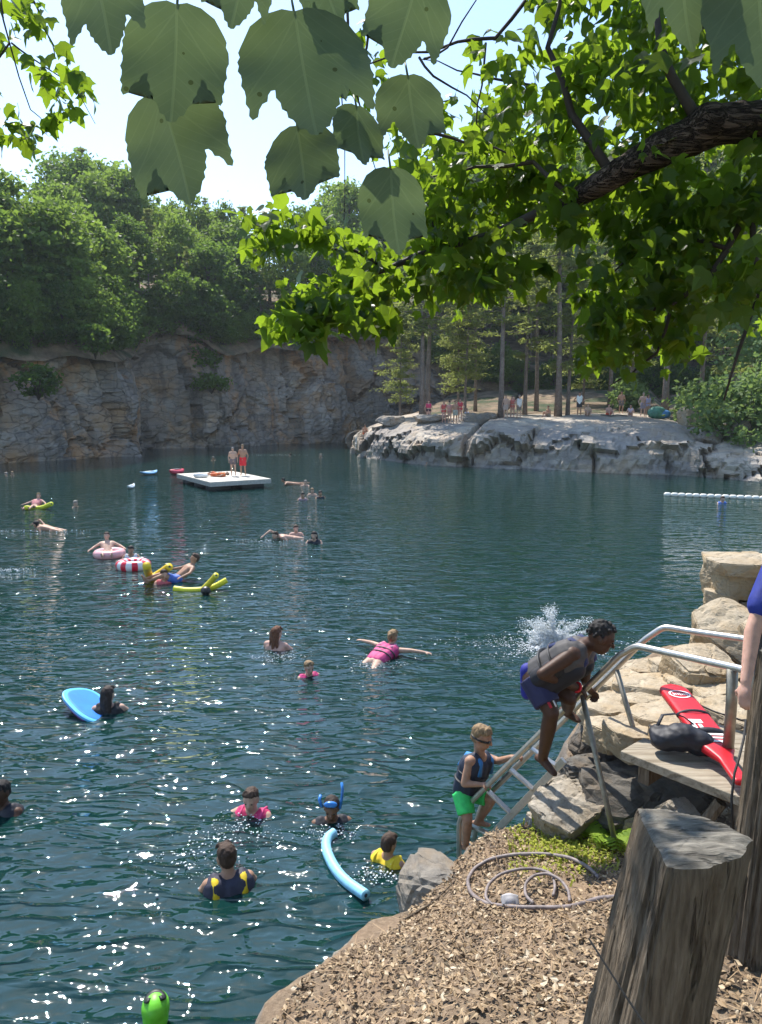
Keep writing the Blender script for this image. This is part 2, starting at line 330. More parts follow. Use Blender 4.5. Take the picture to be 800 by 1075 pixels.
def cliff():
    S = np.arange(seg[0], seg[-1], .34); P = np.stack([np.interp(S, seg, cl[:, k]) for k in range(4)], 1); n = len(S)
    T = np.gradient(P[:, :2], axis=0); T /= np.linalg.norm(T, axis=1)[:, None]
    Tm = np.stack([np.convolve(np.pad(T[:, k], 15, 'edge'), np.ones(31)/31, 'valid') for k in (0, 1)], 1); Tm /= np.linalg.norm(Tm, axis=1)[:, None]
    Nb = np.stack([-Tm[:, 1], Tm[:, 0]], 1)          # pointing away from the lake
    nv = 60; W = np.linspace(0, 1, nv); V = np.zeros((n, nv, 3)); face = np.zeros((n, nv))
    top = P[:, 2]+.9*fbm(np.stack([S*.22, 0*S, 0*S], 1), 4)
    for j, wv in enumerate(W):
        z = -2.5+(top+2.5)*wv; back = 2.6*wv**2+.1
        q = np.stack([P[:, 0], P[:, 1], z], 1)
        cv, ed = cell(q*np.array([.24, .24, .13])+.15*fbm(q*.5, 3)[:, None]); cv2, ed2 = cell(q*np.array([.62, .62, .55])+.2*fbm(q*.9, 2)[:, None])
        dsp = 2.0*(cv-.5)+.22*(cv2-.5)+1.2*fbm(q*.16, 3)+.34*fbm(q*np.array([.7, .7, 1.5]), 4)-.5*(ed < .05)-.12*(ed2 < .05)
        back = back-dsp*min(1, .25+wv*4)*(1 if wv < .93 else .6)
        V[:, j, 0] = P[:, 0]+Nb[:, 0]*back; V[:, j, 1] = P[:, 1]+Nb[:, 1]*back; V[:, j, 2] = z
    o = link('cliff', np_mesh('cliff', V.reshape(-1, 3), grid_faces(n, nv), M_cliff, False))
    tag(o, 'grey and rusty brown quarry cliff rising straight from the water', kind='structure')
    # wooded hill behind: soil shoulder, then slope
    offs = [.5, 2.4, 3.4, 5, 8, 13, 20, 30, 45, 70, 110, 150]; rise = [0, .45, 1.0, 1.2, 2.0, 3.2, 5.2, 8.0, 11, 14, 17, 19]
    lim = np.clip((P[:, 0]+70)/30, 0, 1)
    H = np.zeros((n, len(offs), 3))
    for j, (o_, r_) in enumerate(zip(offs, rise)):
        H[:, j, 0] = P[:, 0]+Nb[:, 0]*o_; H[:, j, 1] = P[:, 1]+Nb[:, 1]*o_
        base = np.interp(o_, [1.6, 3.4, 6], [0, 1, 1])*(P[:, 3]-P[:, 2])
        q = np.stack([H[:, j, 0], H[:, j, 1], 0*S], 1)
        H[:, j, 2] = top+(-1.2 if j == 0 else 0)+base*1.0+r_+.5*fbm(q*.3, 4)*min(1, o_/6)
    m, t, b = nt('forest_floor'); v = coords(t)
    c = ramp(t, noise(t, v, .8, 6, .65), [(.3, (.08, .058, .036)), (.5, (.19, .135, .085)), (.72, (.33, .24, .155))])
    c = mix(t, ramp(t, noise(t, v, .3, 3), [(.48, (0, 0, 0)), (.62, (1, 1, 1))]), c, (.04, .06, .022))
    t.links.new(c, b.inputs['Base Color']); b.inputs['Roughness'].default_value = 1; bump(t, b, noise(t, v, 3, 5), .8, .2)
    o = link('hill', np_mesh('hill', H.reshape(-1, 3), grid_faces(n, len(offs)), m)); tag(o, 'brown wooded hillside above the cliff', kind='structure')
    return S, P, Nb, top, offs, rise
S_, P_, N_, TOP_, OFF_, RISE_ = cliff()
def hill_point(s, o):
    i = int(np.clip(np.searchsorted(S_, s), 0, len(S_)-1)); p = P_[i]
    base = np.interp(o, [1.6, 3.4, 6], [0, 1, 1])*(p[3]-p[2])
    return Vector((p[0]+N_[i][0]*o, p[1]+N_[i][1]*o, TOP_[i]+base+np.interp(o, OFF_, RISE_)-.15))
# ================================================================== sunlit ledge across the lake
LG = [(366, 468, .55), (370, 474, .8), (384, 481, 1), (402, 484, 1), (430, 487, 1), (470, 489.5, 1), (484, 490, .95), (489, 489, .8), (496, 491, 1), (550, 492.5, 1), (610, 496, 1), (680, 498, 1), (720, 499.5, .95), (745, 502, .75), (800, 507, .7), (900, 520, .8), (1100, 545, 1), (1500, 600, 1)]
lg = np.array([(*at_e(a, b_, 0)[:2], c) for a, b_, c in LG]); lseg = np.r_[0, np.cumsum(np.hypot(*np.diff(lg[:, :2], axis=0).T))]
def ledge():
    S = np.arange(0, min(lseg[-1], 90), .16); P = np.stack([np.interp(S, lseg, lg[:, k]) for k in range(3)], 1); n = len(S)
    ang = np.arctan2(*np.gradient(P[:, :2], axis=0).T[::-1]); 
    # inward direction: mostly away from the camera, turning at the left end
    B = np.stack([.30+.6*np.exp(-S/4), np.ones(n)], 1); B /= np.linalg.norm(B, axis=1)[:, None]
    prof = [(-.3, -2.5), (-.1, -.6), (0, .05), (.02, .3), (.05, .6), (.1, .9), (.16, 1.15), (.26, 1.4), (.42, 1.62), (.7, 1.8), (1.1, 1.95), (1.6, 2.1), (2.2, 2.25), (2.9, 2.4), (3.7, 2.55), (4.6, 2.7), (5.6, 2.84), (6.7, 2.97), (8, 3.08), (9.5, 3.18), (11.5, 3.25), (15, 3.4), (20, 3.8), (27, 4.6), (36, 6), (50, 9)]
    V = np.zeros((n, len(prof), 3))
    for j, (bk, h) in enumerate(prof):
        hh = h*(P[:, 2] if h > 0 else np.ones(n))
        if h > 3: hh = np.maximum(hh, h*.82)
        x = P[:, 0]+B[:, 0]*bk; y = P[:, 1]+B[:, 1]*bk; hh = hh+0*x; q = np.stack([x, y, hh], 1)
        wq = q+.5*fbm(q*.6, 3)[:, None]
        cv, ed = cell(wq*np.array([.24, .24, .58])); cv2, ed2 = cell(wq*np.array([.85, .85, 1.7])); 
        k = 1 if h < 2.1 else max(0, 1-(h-2.1)/.9)
        d = (1.5*(cv-.5)+.30*(cv2-.5)-.55*(ed < .06)-.16*(ed2 < .07)+.6*fbm(q*.3, 3))*k
        dz = (.4*(cv-.5)+.12*(cv2-.5))*k+(.10*fbm(q*.8, 4)+.16*fbm(q*np.array([.25, .5, .5])+5, 3))*(1 if h > .8 else 0)
        d = d*np.clip(.4+.6*(h > .2), 0, 1)
        # strong sloping split between the two big blocks and undercut at the waterline
        V[:, j, 0] = x-B[:, 0]*d; V[:, j, 1] = y-B[:, 1]*d; V[:, j, 2] = hh+dz
    m_ = len(prof); kc = 21; o = link('forest_floor', np_mesh('forest_floor', V[:, kc:].reshape(-1, 3), grid_faces(n, m_-kc), bpy.data.materials['forest_floor'], True)); tag(o, 'brown leaf covered soil under the pines', kind='structure')
    o = link('rock_ledge', np_mesh('rock_ledge', V[:, :kc+1].reshape(-1, 3), grid_faces(n, kc+1), M_ledge, False))
    tag(o, 'broad pale rock ledge with fractured face across the lake', kind='structure')
    return V
LV = ledge()
_LX = LV[:, :, 0].ravel(); _LY = LV[:, :, 1].ravel(); _LZ = LV[:, :, 2].ravel()
def ledge_z(x, y):
    d = (_LX-x)**2+(_LY-y)**2; i = np.argsort(d)[:6]; i = [k for k in i if d[k] < 4] or [int(np.argmin(d))]
    return float(np.mean(_LZ[i]))
def on_ledge(px, z, dz=0):
    p = at_z(px, 430, z); return Vector((p.x, p.y, ledge_z(p.x, p.y)+dz))

def haze():
    m = bpy.data.materials.new('pale_air'); m.use_nodes = True; t = m.node_tree; t.nodes.remove(t.nodes['Principled BSDF']); v = N(t, 'ShaderNodeVolumePrincipled')
    v.inputs['Color'].default_value = (.80, .90, 1, 1); v.inputs['Density'].default_value = HAZE; v.inputs['Anisotropy'].default_value = .35
    t.links.new(v.outputs[0], t.nodes['Material Output'].inputs['Volume']); mb = MB(); mb.box((0, 0, 21), (700, 700, 50)); tag(mb.build('haze', m), 'thin pale summer haze over the lake and woods', 'haze', kind='stuff')
HAZE = .0003
haze()
# ================================================================== foliage
M_bark = rockmat('grey_bark', ((.05, .042, .035), (.11, .092, .075), (.19, .16, .13)), (.09, .07, .05), .12, .4, 6, .02)
M_pinebark = rockmat('pine_bark', ((.12, .095, .08), (.26, .21, .175), (.40, .33, .28)), (.22, .16, .125), .2, .4, 5, .02)
M_broad = leafmat('broadleaf_foliage', (.026, .060, .016), (.115, .18, .042), (.26, .42, .05), .5)
M_yellow = leafmat('light_foliage', (.075, .13, .025), (.17, .235, .05), (.32, .48, .06), .5)
M_needle = leafmat('pine_foliage', (.085, .125, .04), (.19, .225, .075), (.42, .48, .11), .55)
M_shrub = leafmat('shrub_foliage', (.09, .155, .055), (.22, .30, .115), (.32, .46, .10), .42)
def leaf_quads(C, size, up=.5, asp=.62, rng=RNG):
    n = len(C); size = np.broadcast_to(size, (n,))
    nr = rng.normal(size=(n, 3)); nr[:, 2] += up*2; nr /= np.linalg.norm(nr, axis=1)[:, None]
    a = np.cross(nr, rng.normal(size=(n, 3))); a /= np.linalg.norm(a, axis=1)[:, None]; b = np.cross(nr, a)
    L = size[:, None]*.5; W_ = L*asp
    V = np.stack([C-a*L, C+b*W_-a*L*.1, C+a*L-nr*L*.25, C-b*W_-a*L*.1], 1).reshape(-1, 3)
    return V, np.arange(4*n).reshape(-1, 4)
def crown_pts(n_clump, per, rx, rz, cz, seed, rclump=.9, hollow=.55, shape=1.0):
    r = np.random.default_rng(seed); d = r.normal(size=(n_clump, 3)); d /= np.linalg.norm(d, axis=1)[:, None]
    rad = (hollow+(1-hollow)*r.random(n_clump)**.6)*(1+.35*fbm(d*1.6+seed, 2))
    c = d*rad[:, None]*np.array([rx, rx, rz]); c[:, :2] *= (1-.45*shape*np.clip(c[:, 2:]/rz, -.4, 1)); c[:, 2] += cz
    sz = rclump*(.6+.8*r.random(n_clump)); out = []
    for k in range(n_clump):
        q = r.normal(size=(per, 3))*np.array([1, 1, .55])*sz[k]*.5; q[:, 2] -= .10*(q[:, 0]**2+q[:, 1]**2); out.append(c[k]+q)
    return np.concatenate(out), c
def tree_meshes(kind, seed, H, rx, base, mats, leaf, nclump, per):
    r = np.random.default_rng(seed); rz = (H-base)/2*.97; cz = base+rz
    P, c = crown_pts(nclump, per, rx, rz, cz, seed, rclump=rx*.34)
    V, F = leaf_quads(P, leaf*(.6+.8*r.random(len(P))), .45, rng=r)
    crown = np_mesh('crown', V, F, mats[1], False)
    mb = MB(); t0 = .017*H; lean = r.normal(size=2)*.25
    tp = [(lean[0]*z_*z_, lean[1]*z_*z_, H*.86*z_) for z_ in np.linspace(0, 1, 7)]
    mb.tube(tp, [t0*1.35, t0*1.05]+[t0*(1-.85*z_) for z_ in np.linspace(.15, 1, 5)], 8)
    for k in r.choice(len(c), 16, replace=False):
        e = Vector(c[k]); s0 = Vector(tp[int(np.clip((e.z/H)*5, 1, 5))]); s0.z = min(s0.z, e.z-.3); m = (s0+e)/2+Vector((0, 0, .3))
        mb.tube([s0, m, e], [t0*.45, t0*.28, .02], 5, caps=False)
    return mb.mesh('trunk', mats[0], smooth=True), crown
def pine_meshes(seed, H, base, rx, n_layer, mats):
    r = np.random.default_rng(seed); mb = MB(); t0 = .0095*H; ln = r.normal(size=2)*.5
    pos = lambda f: Vector((ln[0]*f*f, ln[1]*f*f, H*f))
    mb.tube([pos(f) for f in np.linspace(0, 1, 9)], [t0*1.3]+[t0*(1-.88*f) for f in np.linspace(.12, 1, 8)], 8)
    VV = []
    for k in range(n_layer):
        f = base/H+(1-base/H)*((k+r.random())/n_layer); s0 = pos(f); env = rx*(1-.72*(f-base/H)/(1-base/H))*(.5+.75*r.random())
        for q in range(r.integers(2, 5)):
            an = r.random()*2*PI; L = env*(.6+.5*r.random()); e = s0+Vector((math.cos(an)*L, math.sin(an)*L, L*(.05+.25*r.random()*f)-L*.12))
            mb.tube([s0, (s0+e)/2+Vector((0, 0, .06*L)), e], [t0*.24, t0*.15, .012], 4, caps=False)
            for u in np.linspace(.4, 1.05, 6):
                c = np.array(s0+(e-s0)*u); n = 11
                VV.append(c+r.normal(size=(n, 3))*np.array([.26, .26, .09])*(.8+.35*L))
    P = np.concatenate(VV); V, F = leaf_quads(P, .40*(.6+.8*r.random(len(P))), .9, .34, r)
    return mb.mesh('trunk', mats[0], smooth=True), np_mesh('crown', V, F, mats[1], False)
BROAD = [tree_meshes('b', 100+k, H, rx, base, (M_bark, M_yellow if k in (1, 2, 5) else M_broad), .52, nc, 46) for k, (H, rx, base, nc) in
         enumerate([(15, 4.2, 3.0, 120), (17, 4.6, 4.0, 130), (12, 4.0, 1.6, 110), (18, 3.8, 4.5, 115), (10, 3.6, .8, 100), (14, 4.4, 2.6, 120)])]
BH = [15, 17, 12, 18, 10, 14]
PINE = [pine_meshes(200+k, H, base, rx, nl, (M_pinebark, M_needle)) for k, (H, base, rx, nl) in enumerate([(20, 7.5, 3.0, 26), (18, 4.0, 3.2, 30), (22, 10, 2.8, 22), (15, 2.6, 3.0, 28), (19, 6, 2.4, 20)])]
PH = [20, 18, 22, 15, 19]
def plant_tree(name, meshes, loc, sc, rz, label, group, cat='tree'):
    e = empty(name, loc, label, cat, group); e.rotation_euler.z = rz; q = random.uniform(.88, 1.22) if cat == 'tree' else 1; e.scale = (sc*q*(.92+.16*random.random()), sc*q*(.92+.16*random.random()), sc)
    link('trunk', meshes[0], e); link('crown', meshes[1], e); return e
# skyline of the wooded hill (photo x -> y of the tree tops)
SKY = np.array([(-500, 130), (-100, 140), (0, 152), (35, 158), (66, 146), (105, 168), (130, 186), (165, 200), (200, 208), (232, 204), (262, 209), (300, 206), (360, 190), (420, 172), (470, 150), (540, 130), (620, 120), (760, 110), (1000, 100), (1600, 100)])
def hill_forest():
    r = random.Random(5)
    rows = [(1.5, 1.5, .50, 'cliff rim'), (5.5, 4.0, .68, 'front of the wooded hill'), (11, 4.4, .80, 'lower hillside'), (19, 4.4, .9, 'middle of the hillside'), (30, 4.6, 1.0, 'hilltop skyline'), (24, 4.2, .97, 'upper hillside')]
    for ri, (off, step, frac, where) in enumerate(rows):
        s = r.random()*3
        while s < S_[-1]:
            s += step*(.75+.5*r.random())
            if s >= S_[-1]: break
            o = off*(.85+.3*r.random()); p = hill_point(s, o); px, py, z = proj(p)
            if z < 20 or px < -60 or px > 880: continue
            tgt = np.interp(px, SKY[:, 0], SKY[:, 1])+r.uniform(-3, 14); top = CH+(428-tgt)/FPX*z
            Hn = max(4, (top-p.z)*frac*(.85+.25*r.random())) if ri != 4 else top-p.z
            if ri == 0: Hn = r.uniform(2.2, 6.0); p.z -= .7
            if ri == 1: Hn = min(Hn, 13)
            if px > 380: Hn = min(Hn, 24)
            pine = r.random() < (.30 if px < 380 else .45) and ri > 0
            if pine:
                k = r.randrange(5); sc = Hn/PH[k]; nm, lab, ms = 'pine_tree', 'thin layered pine on the %s' % where, PINE[k]
            else:
                k = r.choice([0, 1, 3, 5, 2]) if Hn > 8 else r.choice([2, 4]); sc = Hn/BH[k]
                if Hn <= 7: nm, lab = 'broadleaf_tree', 'low bushy tree on the %s' % where
                else: nm, lab = 'broadleaf_tree', '%s broadleaf tree on the %s' % (('yellow green' if k in (1, 2, 5) else 'dark green'), where)
                ms = BROAD[k]
            lab += ' behind the pale ledge' if px > 380 else ' above the left cliff'
            plant_tree(nm, ms, p, sc, r.random()*6.28, lab, 'woods on the hill, %s, %s' % (where, 'right' if px > 380 else 'left'))
hill_forest()
def ledge_trees():
    r = random.Random(9)
    T = [(420, 61, 3, .66), (443, 58, 0, .95), (449, 60, 2, .86), (481, 63, 3, .9), (488, 60, 1, .8), (499, 66, 4, .8), (526, 55.5, 0, 1.0), (551, 60, 4, .78), (563, 63, 2, .9), (586, 56, 2, 1.02), (596, 57, 1, .95), (612, 66, 3, .9),
         (640, 64, 0, .9), (662, 66, 1, .85), (698, 53, 2, .95), (735, 60, 0, .9), (770, 55, 1, .9), (820, 50, 3, 1.0)]
    L = ['short pine with drooping yellow green tiers nearest the left end of the pale ledge', 'taller of the twin pines behind the woman in pink on the ledge', 'slimmer of the twin pines behind the woman in pink on the ledge',
         'low branched pine right behind the row of bathers on the ledge', 'dense pine standing just right of the row of bathers', 'dim slender pine in shade between the row of bathers and the brown boulder',
         'tall straight pine rising beside the three standing bathers on the ledge', 'thin bare pine stem just right of the three standing bathers', 'leaning dark trunked pine between the bathers and the twin sunny pines',
         'tallest pine of the sunny pair in the middle of the ledge', 'right hand pine of the sunny pair in the middle of the ledge', 'shaded pine behind the bather in a white top on the ledge',
         'pine in deep shade behind the seated bathers on the ledge', 'pine in deep shade behind the standing bathers near the green bag', 'pine with thick pale trunk beside the blue and green bag', 'pine behind the tan boulder at the end of the ledge',
         'pine showing through the leaves above the ledge shrub', 'pine at the far right end of the ledge']
    for (px, z, k, sc), lab in zip(T, L):
        p = on_ledge(px, z, -.2); plant_tree('pine_tree', PINE[k], p, sc, r.random()*6.28, lab, 'pines growing on the rock ledge')
ledge_trees()
def shrub(name, loc, rx, rz, n, label, mats=None, leaf=.3, group=None, seed=1, per=24):
    r = np.random.default_rng(seed); e = empty(name, loc, label, 'shrub', group)
    P, c = crown_pts(n, per, rx, rz, rz*.9, seed, rx*.4, .4, .4); P = P[P[:, 2] > 0]
    V, F = leaf_quads(P, leaf*(.6+.8*r.random(len(P))), .5, rng=r); link('leaves', np_mesh('leaves', V, F, mats or M_shrub, False), e)
    mb = MB()
    for k in range(7): mb.tube([(0, 0, -.3), tuple(c[k]*np.array([.4, .4, .5])), tuple(c[k])], [.05, .035, .01], 5)
    link('stem', mb.mesh('stem', M_bark, smooth=True), e); return e
def shrubs():
    for k, (px, z, rx, rz, lab, dz) in enumerate([(762, 44, 1.9, 2.3, 'big pale green shrub spilling over the right end of the ledge', -.6), (800, 42, 2.2, 2.8, 'largest leafy shrub at the right edge of the ledge by the water', -.8),
            (735, 50, 1.6, 1.6, 'round green shrub behind the tan boulder on the ledge', 0), (790, 47, 2.2, 4.4, 'tall shrub rising behind the pale green shrub on the ledge', 0), (660, 60, 1.3, 1.3, 'low dark shrub in shade behind the seated bathers', 0),
            (840, 41, 2.4, 3.6, 'shrub hanging over the water past the right end of the ledge', -.5)]):
        p = on_ledge(px, z, dz); shrub('shrub', p, rx, rz, 90, lab, M_shrub, .34, 'shrubs on the ledge', 40+k)
    r = random.Random(3)
    for k, (px, py, z) in enumerate([(40, 415, 49), (215, 388, 70), (222, 410, 69), (100, 372, 53), (250, 360, 76), (290, 352, 78), (170, 350, 68)]):
        p = at_z(px, py, z); shrub('shrub', p, 1.1+.6*r.random(), .8+.5*r.random(), 40, ['small dark shrub rooted in the left cliff face near the photo edge', 'shrub clinging to the cliff below the orange brown scar', 'lowest shrub on the cliff face right of the dark gully',
            'shrub on top of the left cliff block beside the thin trunk', 'dense shrub hanging from the rim over the middle cliff', 'shrub hanging from the rim left of the bright leaf cluster', 'shrub in the dark gully between the cliff blocks'][k], M_broad, .34, 'shrubs on the quarry cliff', 60+k)
shrubs()
# ================================================================== overhanging maple
def barkmat():
    m, t, b = nt('maple_bark'); v = coords(t, (.10, 1, .8), (0, .35, 0)); n = noise(t, v, 60, 6, .66, .8); n2 = noise(t, coords(t), 8, 4)
    rd = math_(t, 'ABSOLUTE', math_(t, 'SUBTRACT', noise(t, v, 38, 4, .6, 1.4), .5)); gr = ramp(t, rd, [(.0, (0, 0, 0)), (.075, (1, 1, 1))])
    c = ramp(t, n, [(.3, (.045, .033, .027)), (.5, (.105, .075, .058)), (.72, (.24, .175, .14))]); c = mix(t, ramp(t, n2, [(.4, (0, 0, 0)), (.7, (.6,)*3)]), c, (.07, .055, .045)); c = mix(t, math_(t, 'MULTIPLY', math_(t, 'SUBTRACT', 1, gr), .85), c, (.014, .010, .008))
    t.links.new(c, b.inputs['Base Color']); b.inputs['Roughness'].default_value = .9; b.inputs['Specular IOR Level'].default_value = .15; bump(t, b, n, .8, .012, bump(t, None, gr, 1.0, .02)); return m
M_limb = barkmat()
M_twig = pm('twig_bark', (.055, .04, .035), .8)
M_leaf = leafmat('maple_leaves', (.014, .036, .008), (.040, .082, .016), (.42, .62, .03), .62, .38, .4, True, 1.2)
def bigleafmat():
    m, t, b = nt('maple_leaf_underside'); v = coords(t); s = N(t, 'ShaderNodeSeparateXYZ'); t.links.new(v, s.inputs[0])
    ax = math_(t, 'ABSOLUTE', s.outputs['X'])
    mid = math_(t, 'LESS_THAN', ax, .0011)
    r1 = math_(t, 'ABSOLUTE', math_(t, 'SUBTRACT', math_(t, 'MULTIPLY', ax, 1.35), math_(t, 'SUBTRACT', s.outputs['Y'], .004)))
    lat = math_(t, 'LESS_THAN', r1, .0011)
    w_ = N(t, 'ShaderNodeTexWave'); w_.inputs['Scale'].default_value = 34; w_.inputs['Distortion'].default_value = .6; w_.bands_direction = 'Y'
    sk = N(t, 'ShaderNodeCombineXYZ'); t.links.new(math_(t, 'SUBTRACT', s.outputs['Y'], math_(t, 'MULTIPLY', ax, .8)), sk.inputs['Y']); t.links.new(sk.outputs[0], w_.inputs['Vector'])
    sec = math_(t, 'MULTIPLY', math_(t, 'GREATER_THAN', w_.outputs['Fac'], .965), .16)
    vein = math_(t, 'MAXIMUM', math_(t, 'MAXIMUM', math_(t, 'MULTIPLY', mid, .45), math_(t, 'MULTIPLY', lat, .25)), sec)
    oi = N(t, 'ShaderNodeObjectInfo'); off = N(t, 'ShaderNodeVectorMath'); off.operation = 'ADD'
    cb = N(t, 'ShaderNodeCombineXYZ'); t.links.new(math_(t, 'MULTIPLY', oi.outputs['Random'], 9.), cb.inputs['X']); t.links.new(v, off.inputs[0]); t.links.new(cb.outputs[0], off.inputs[1])
    vo = N(t, 'ShaderNodeTexVoronoi'); vo.inputs['Scale'].default_value = 42; t.links.new(off.outputs[0], vo.inputs['Vector'])
    sp = math_(t, 'LESS_THAN', vo.outputs['Distance'], .085)
    n1 = noise(t, off.outputs[0], 28, 4)
    c = ramp(t, n1, [(.3, (.105, .14, .075)), (.7, (.145, .185, .10))])
    c = mix(t, vein, c, (.23, .28, .15)); c = mix(t, sp, c, (.03, .03, .012))
    t.links.new(c, b.inputs['Base Color']); b.inputs['Roughness'].default_value = .5; b.inputs['Specular IOR Level'].default_value = .3
    bump(t, b, math_(t, 'ADD', math_(t, 'MULTIPLY', vein, .6), noise(t, v, 160, 3)), .4, .0008)
    tr = N(t, 'ShaderNodeBsdfTranslucent'); t.links.new(mix(t, .55, c, (.17, .26, .07)), tr.inputs['Color'])
    ms = N(t, 'ShaderNodeMixShader'); ms.inputs[0].default_value = .32; t.links.new(b.outputs[0], ms.inputs[1]); t.links.new(tr.outputs[0], ms.inputs[2])
    t.links.new(ms.outputs[0], t.nodes['Material Output'].inputs['Surface']); return m
M_big = bigleafmat()
HALF = [(0, 0), (.10, -.03), (.24, .0), (.38, .09), (.48, .24), (.52, .42), (.515, .58), (.505, .74), (.48, .94), (.38, .80), (.295, .685), (.26, .68), (.235, .80), (.14, 1.02), (.0, 1.18)]
def leaf_outline(serr, seed, broad=1.0):
    r = random.Random(seed); pts = []
    for a, b in zip(HALF[:-1], HALF[1:]):
        L = math.hypot(b[0]-a[0], b[1]-a[1]); k = max(1, int(L/.045)) if serr else 1
        for i in range(k):
            f = i/k; x = a[0]+(b[0]-a[0])*f; y = a[1]+(b[1]-a[1])*f
            if serr and y > .25 and i % 2 == 1: nx, ny = (b[1]-a[1])/L, -(b[0]-a[0])/L; x += nx*.018; y += ny*.018+.008
            pts.append((x*broad, y))
    pts.append(HALF[-1]); return pts
def big_leaf(size, seed):
    r = random.Random(seed); o = leaf_outline(True, seed, r.uniform(.92, 1.1)); V = []; F = []; nS = 7
    asym = r.uniform(.88, 1.1); dl = [0]+[math.hypot(a[0]-b[0], a[1]-b[1]) for a, b in zip(o[:-1], o[1:])]; arc = np.cumsum(dl)/sum(dl)
    z = lambda x, y: .16*abs(x)-.28*x*x-.20*(y-.35)**2+.03*math.sin(9*y+seed)*abs(x)*2
    for side in (1, -1):
        bm = bmesh.new(); ring = [(side*x*(asym if side > 0 else 1), y) for x, y in o]+[(0, y) for y in np.linspace(1.16, 0, 12)[1:-1]]
        vs = [bm.verts.new((x, y, 0)) for x, y in ring]; f = bm.faces.new(vs if side > 0 else vs[::-1]); bmesh.ops.triangulate(bm, faces=[f], quad_method='BEAUTY', ngon_method='BEAUTY')
        for _ in range(3):
            es = [e for e in bm.edges if e.calc_length() > .10]
            if es: bmesh.ops.subdivide_edges(bm, edges=es, cuts=1); bmesh.ops.triangulate(bm, faces=[q for q in bm.faces if len(q.verts) > 3])
        bm.verts.index_update(); b0 = len(V); V += [(v.co.x*size, v.co.y*size, z(v.co.x, v.co.y)*size) for v in bm.verts]; F += [tuple(v.index+b0 for v in q.verts) for q in bm.faces]; bm.free()
    mb = MB().add(V, F); st = [(0, 0, 0), (0, -.12*size, .02*size), (.01*size, -.30*size, .09*size)]
    mb.tube(st, [.0011, .001, .0009], 5); return mb.mesh('leaf', M_big, smooth=True)
LV_S = []                                 # small leaf template: fan of low detail
def small_leaf():
    o = [(0, 0), (.20, -.03), (.40, .12), (.48, .38), (.62, .62), (.36, .56), (.24, .64), (.20, .82), (0, 1.18)]
    full = [(x, y) for x, y in o]+[(-x, y) for x, y in o[-2:0:-1]]
    V = [(0, .42, .0)]+[(x, y, .14*abs(x)-.25*(y-.4)**2-.2*x*x) for x, y in full]
    return np.array(V), [(0, i, i % len(full)+1) for i in range(1, len(full)+1)]
SLV, SLF = small_leaf()
def leaf_batch(C, size, rng, hang=.58, face=None):
    n = len(C); dn = rng.normal(size=(n, 3))*(1-hang)*1.3; dn[:, 2] -= hang*1.25; dn /= np.linalg.norm(dn, axis=1)[:, None]
    nr = rng.normal(size=(n, 3)); nr[:, 2] += .55; nr -= dn*(nr*dn).sum(1)[:, None]; nr /= np.linalg.norm(nr, axis=1)[:, None]
    sx = np.cross(dn, nr); k = len(SLV); s = size[:, None, None]
    V = C[:, None]+s*(SLV[None, :, 0:1]*sx[:, None]+SLV[None, :, 1:2]*dn[:, None]+SLV[None, :, 2:3]*nr[:, None]*(1+rng.normal(size=(n, 1, 1))))
    F = np.array(SLF)[None]+(np.arange(n)*k)[:, None, None]
    return V.reshape(-1, 3), F.reshape(-1, 3)
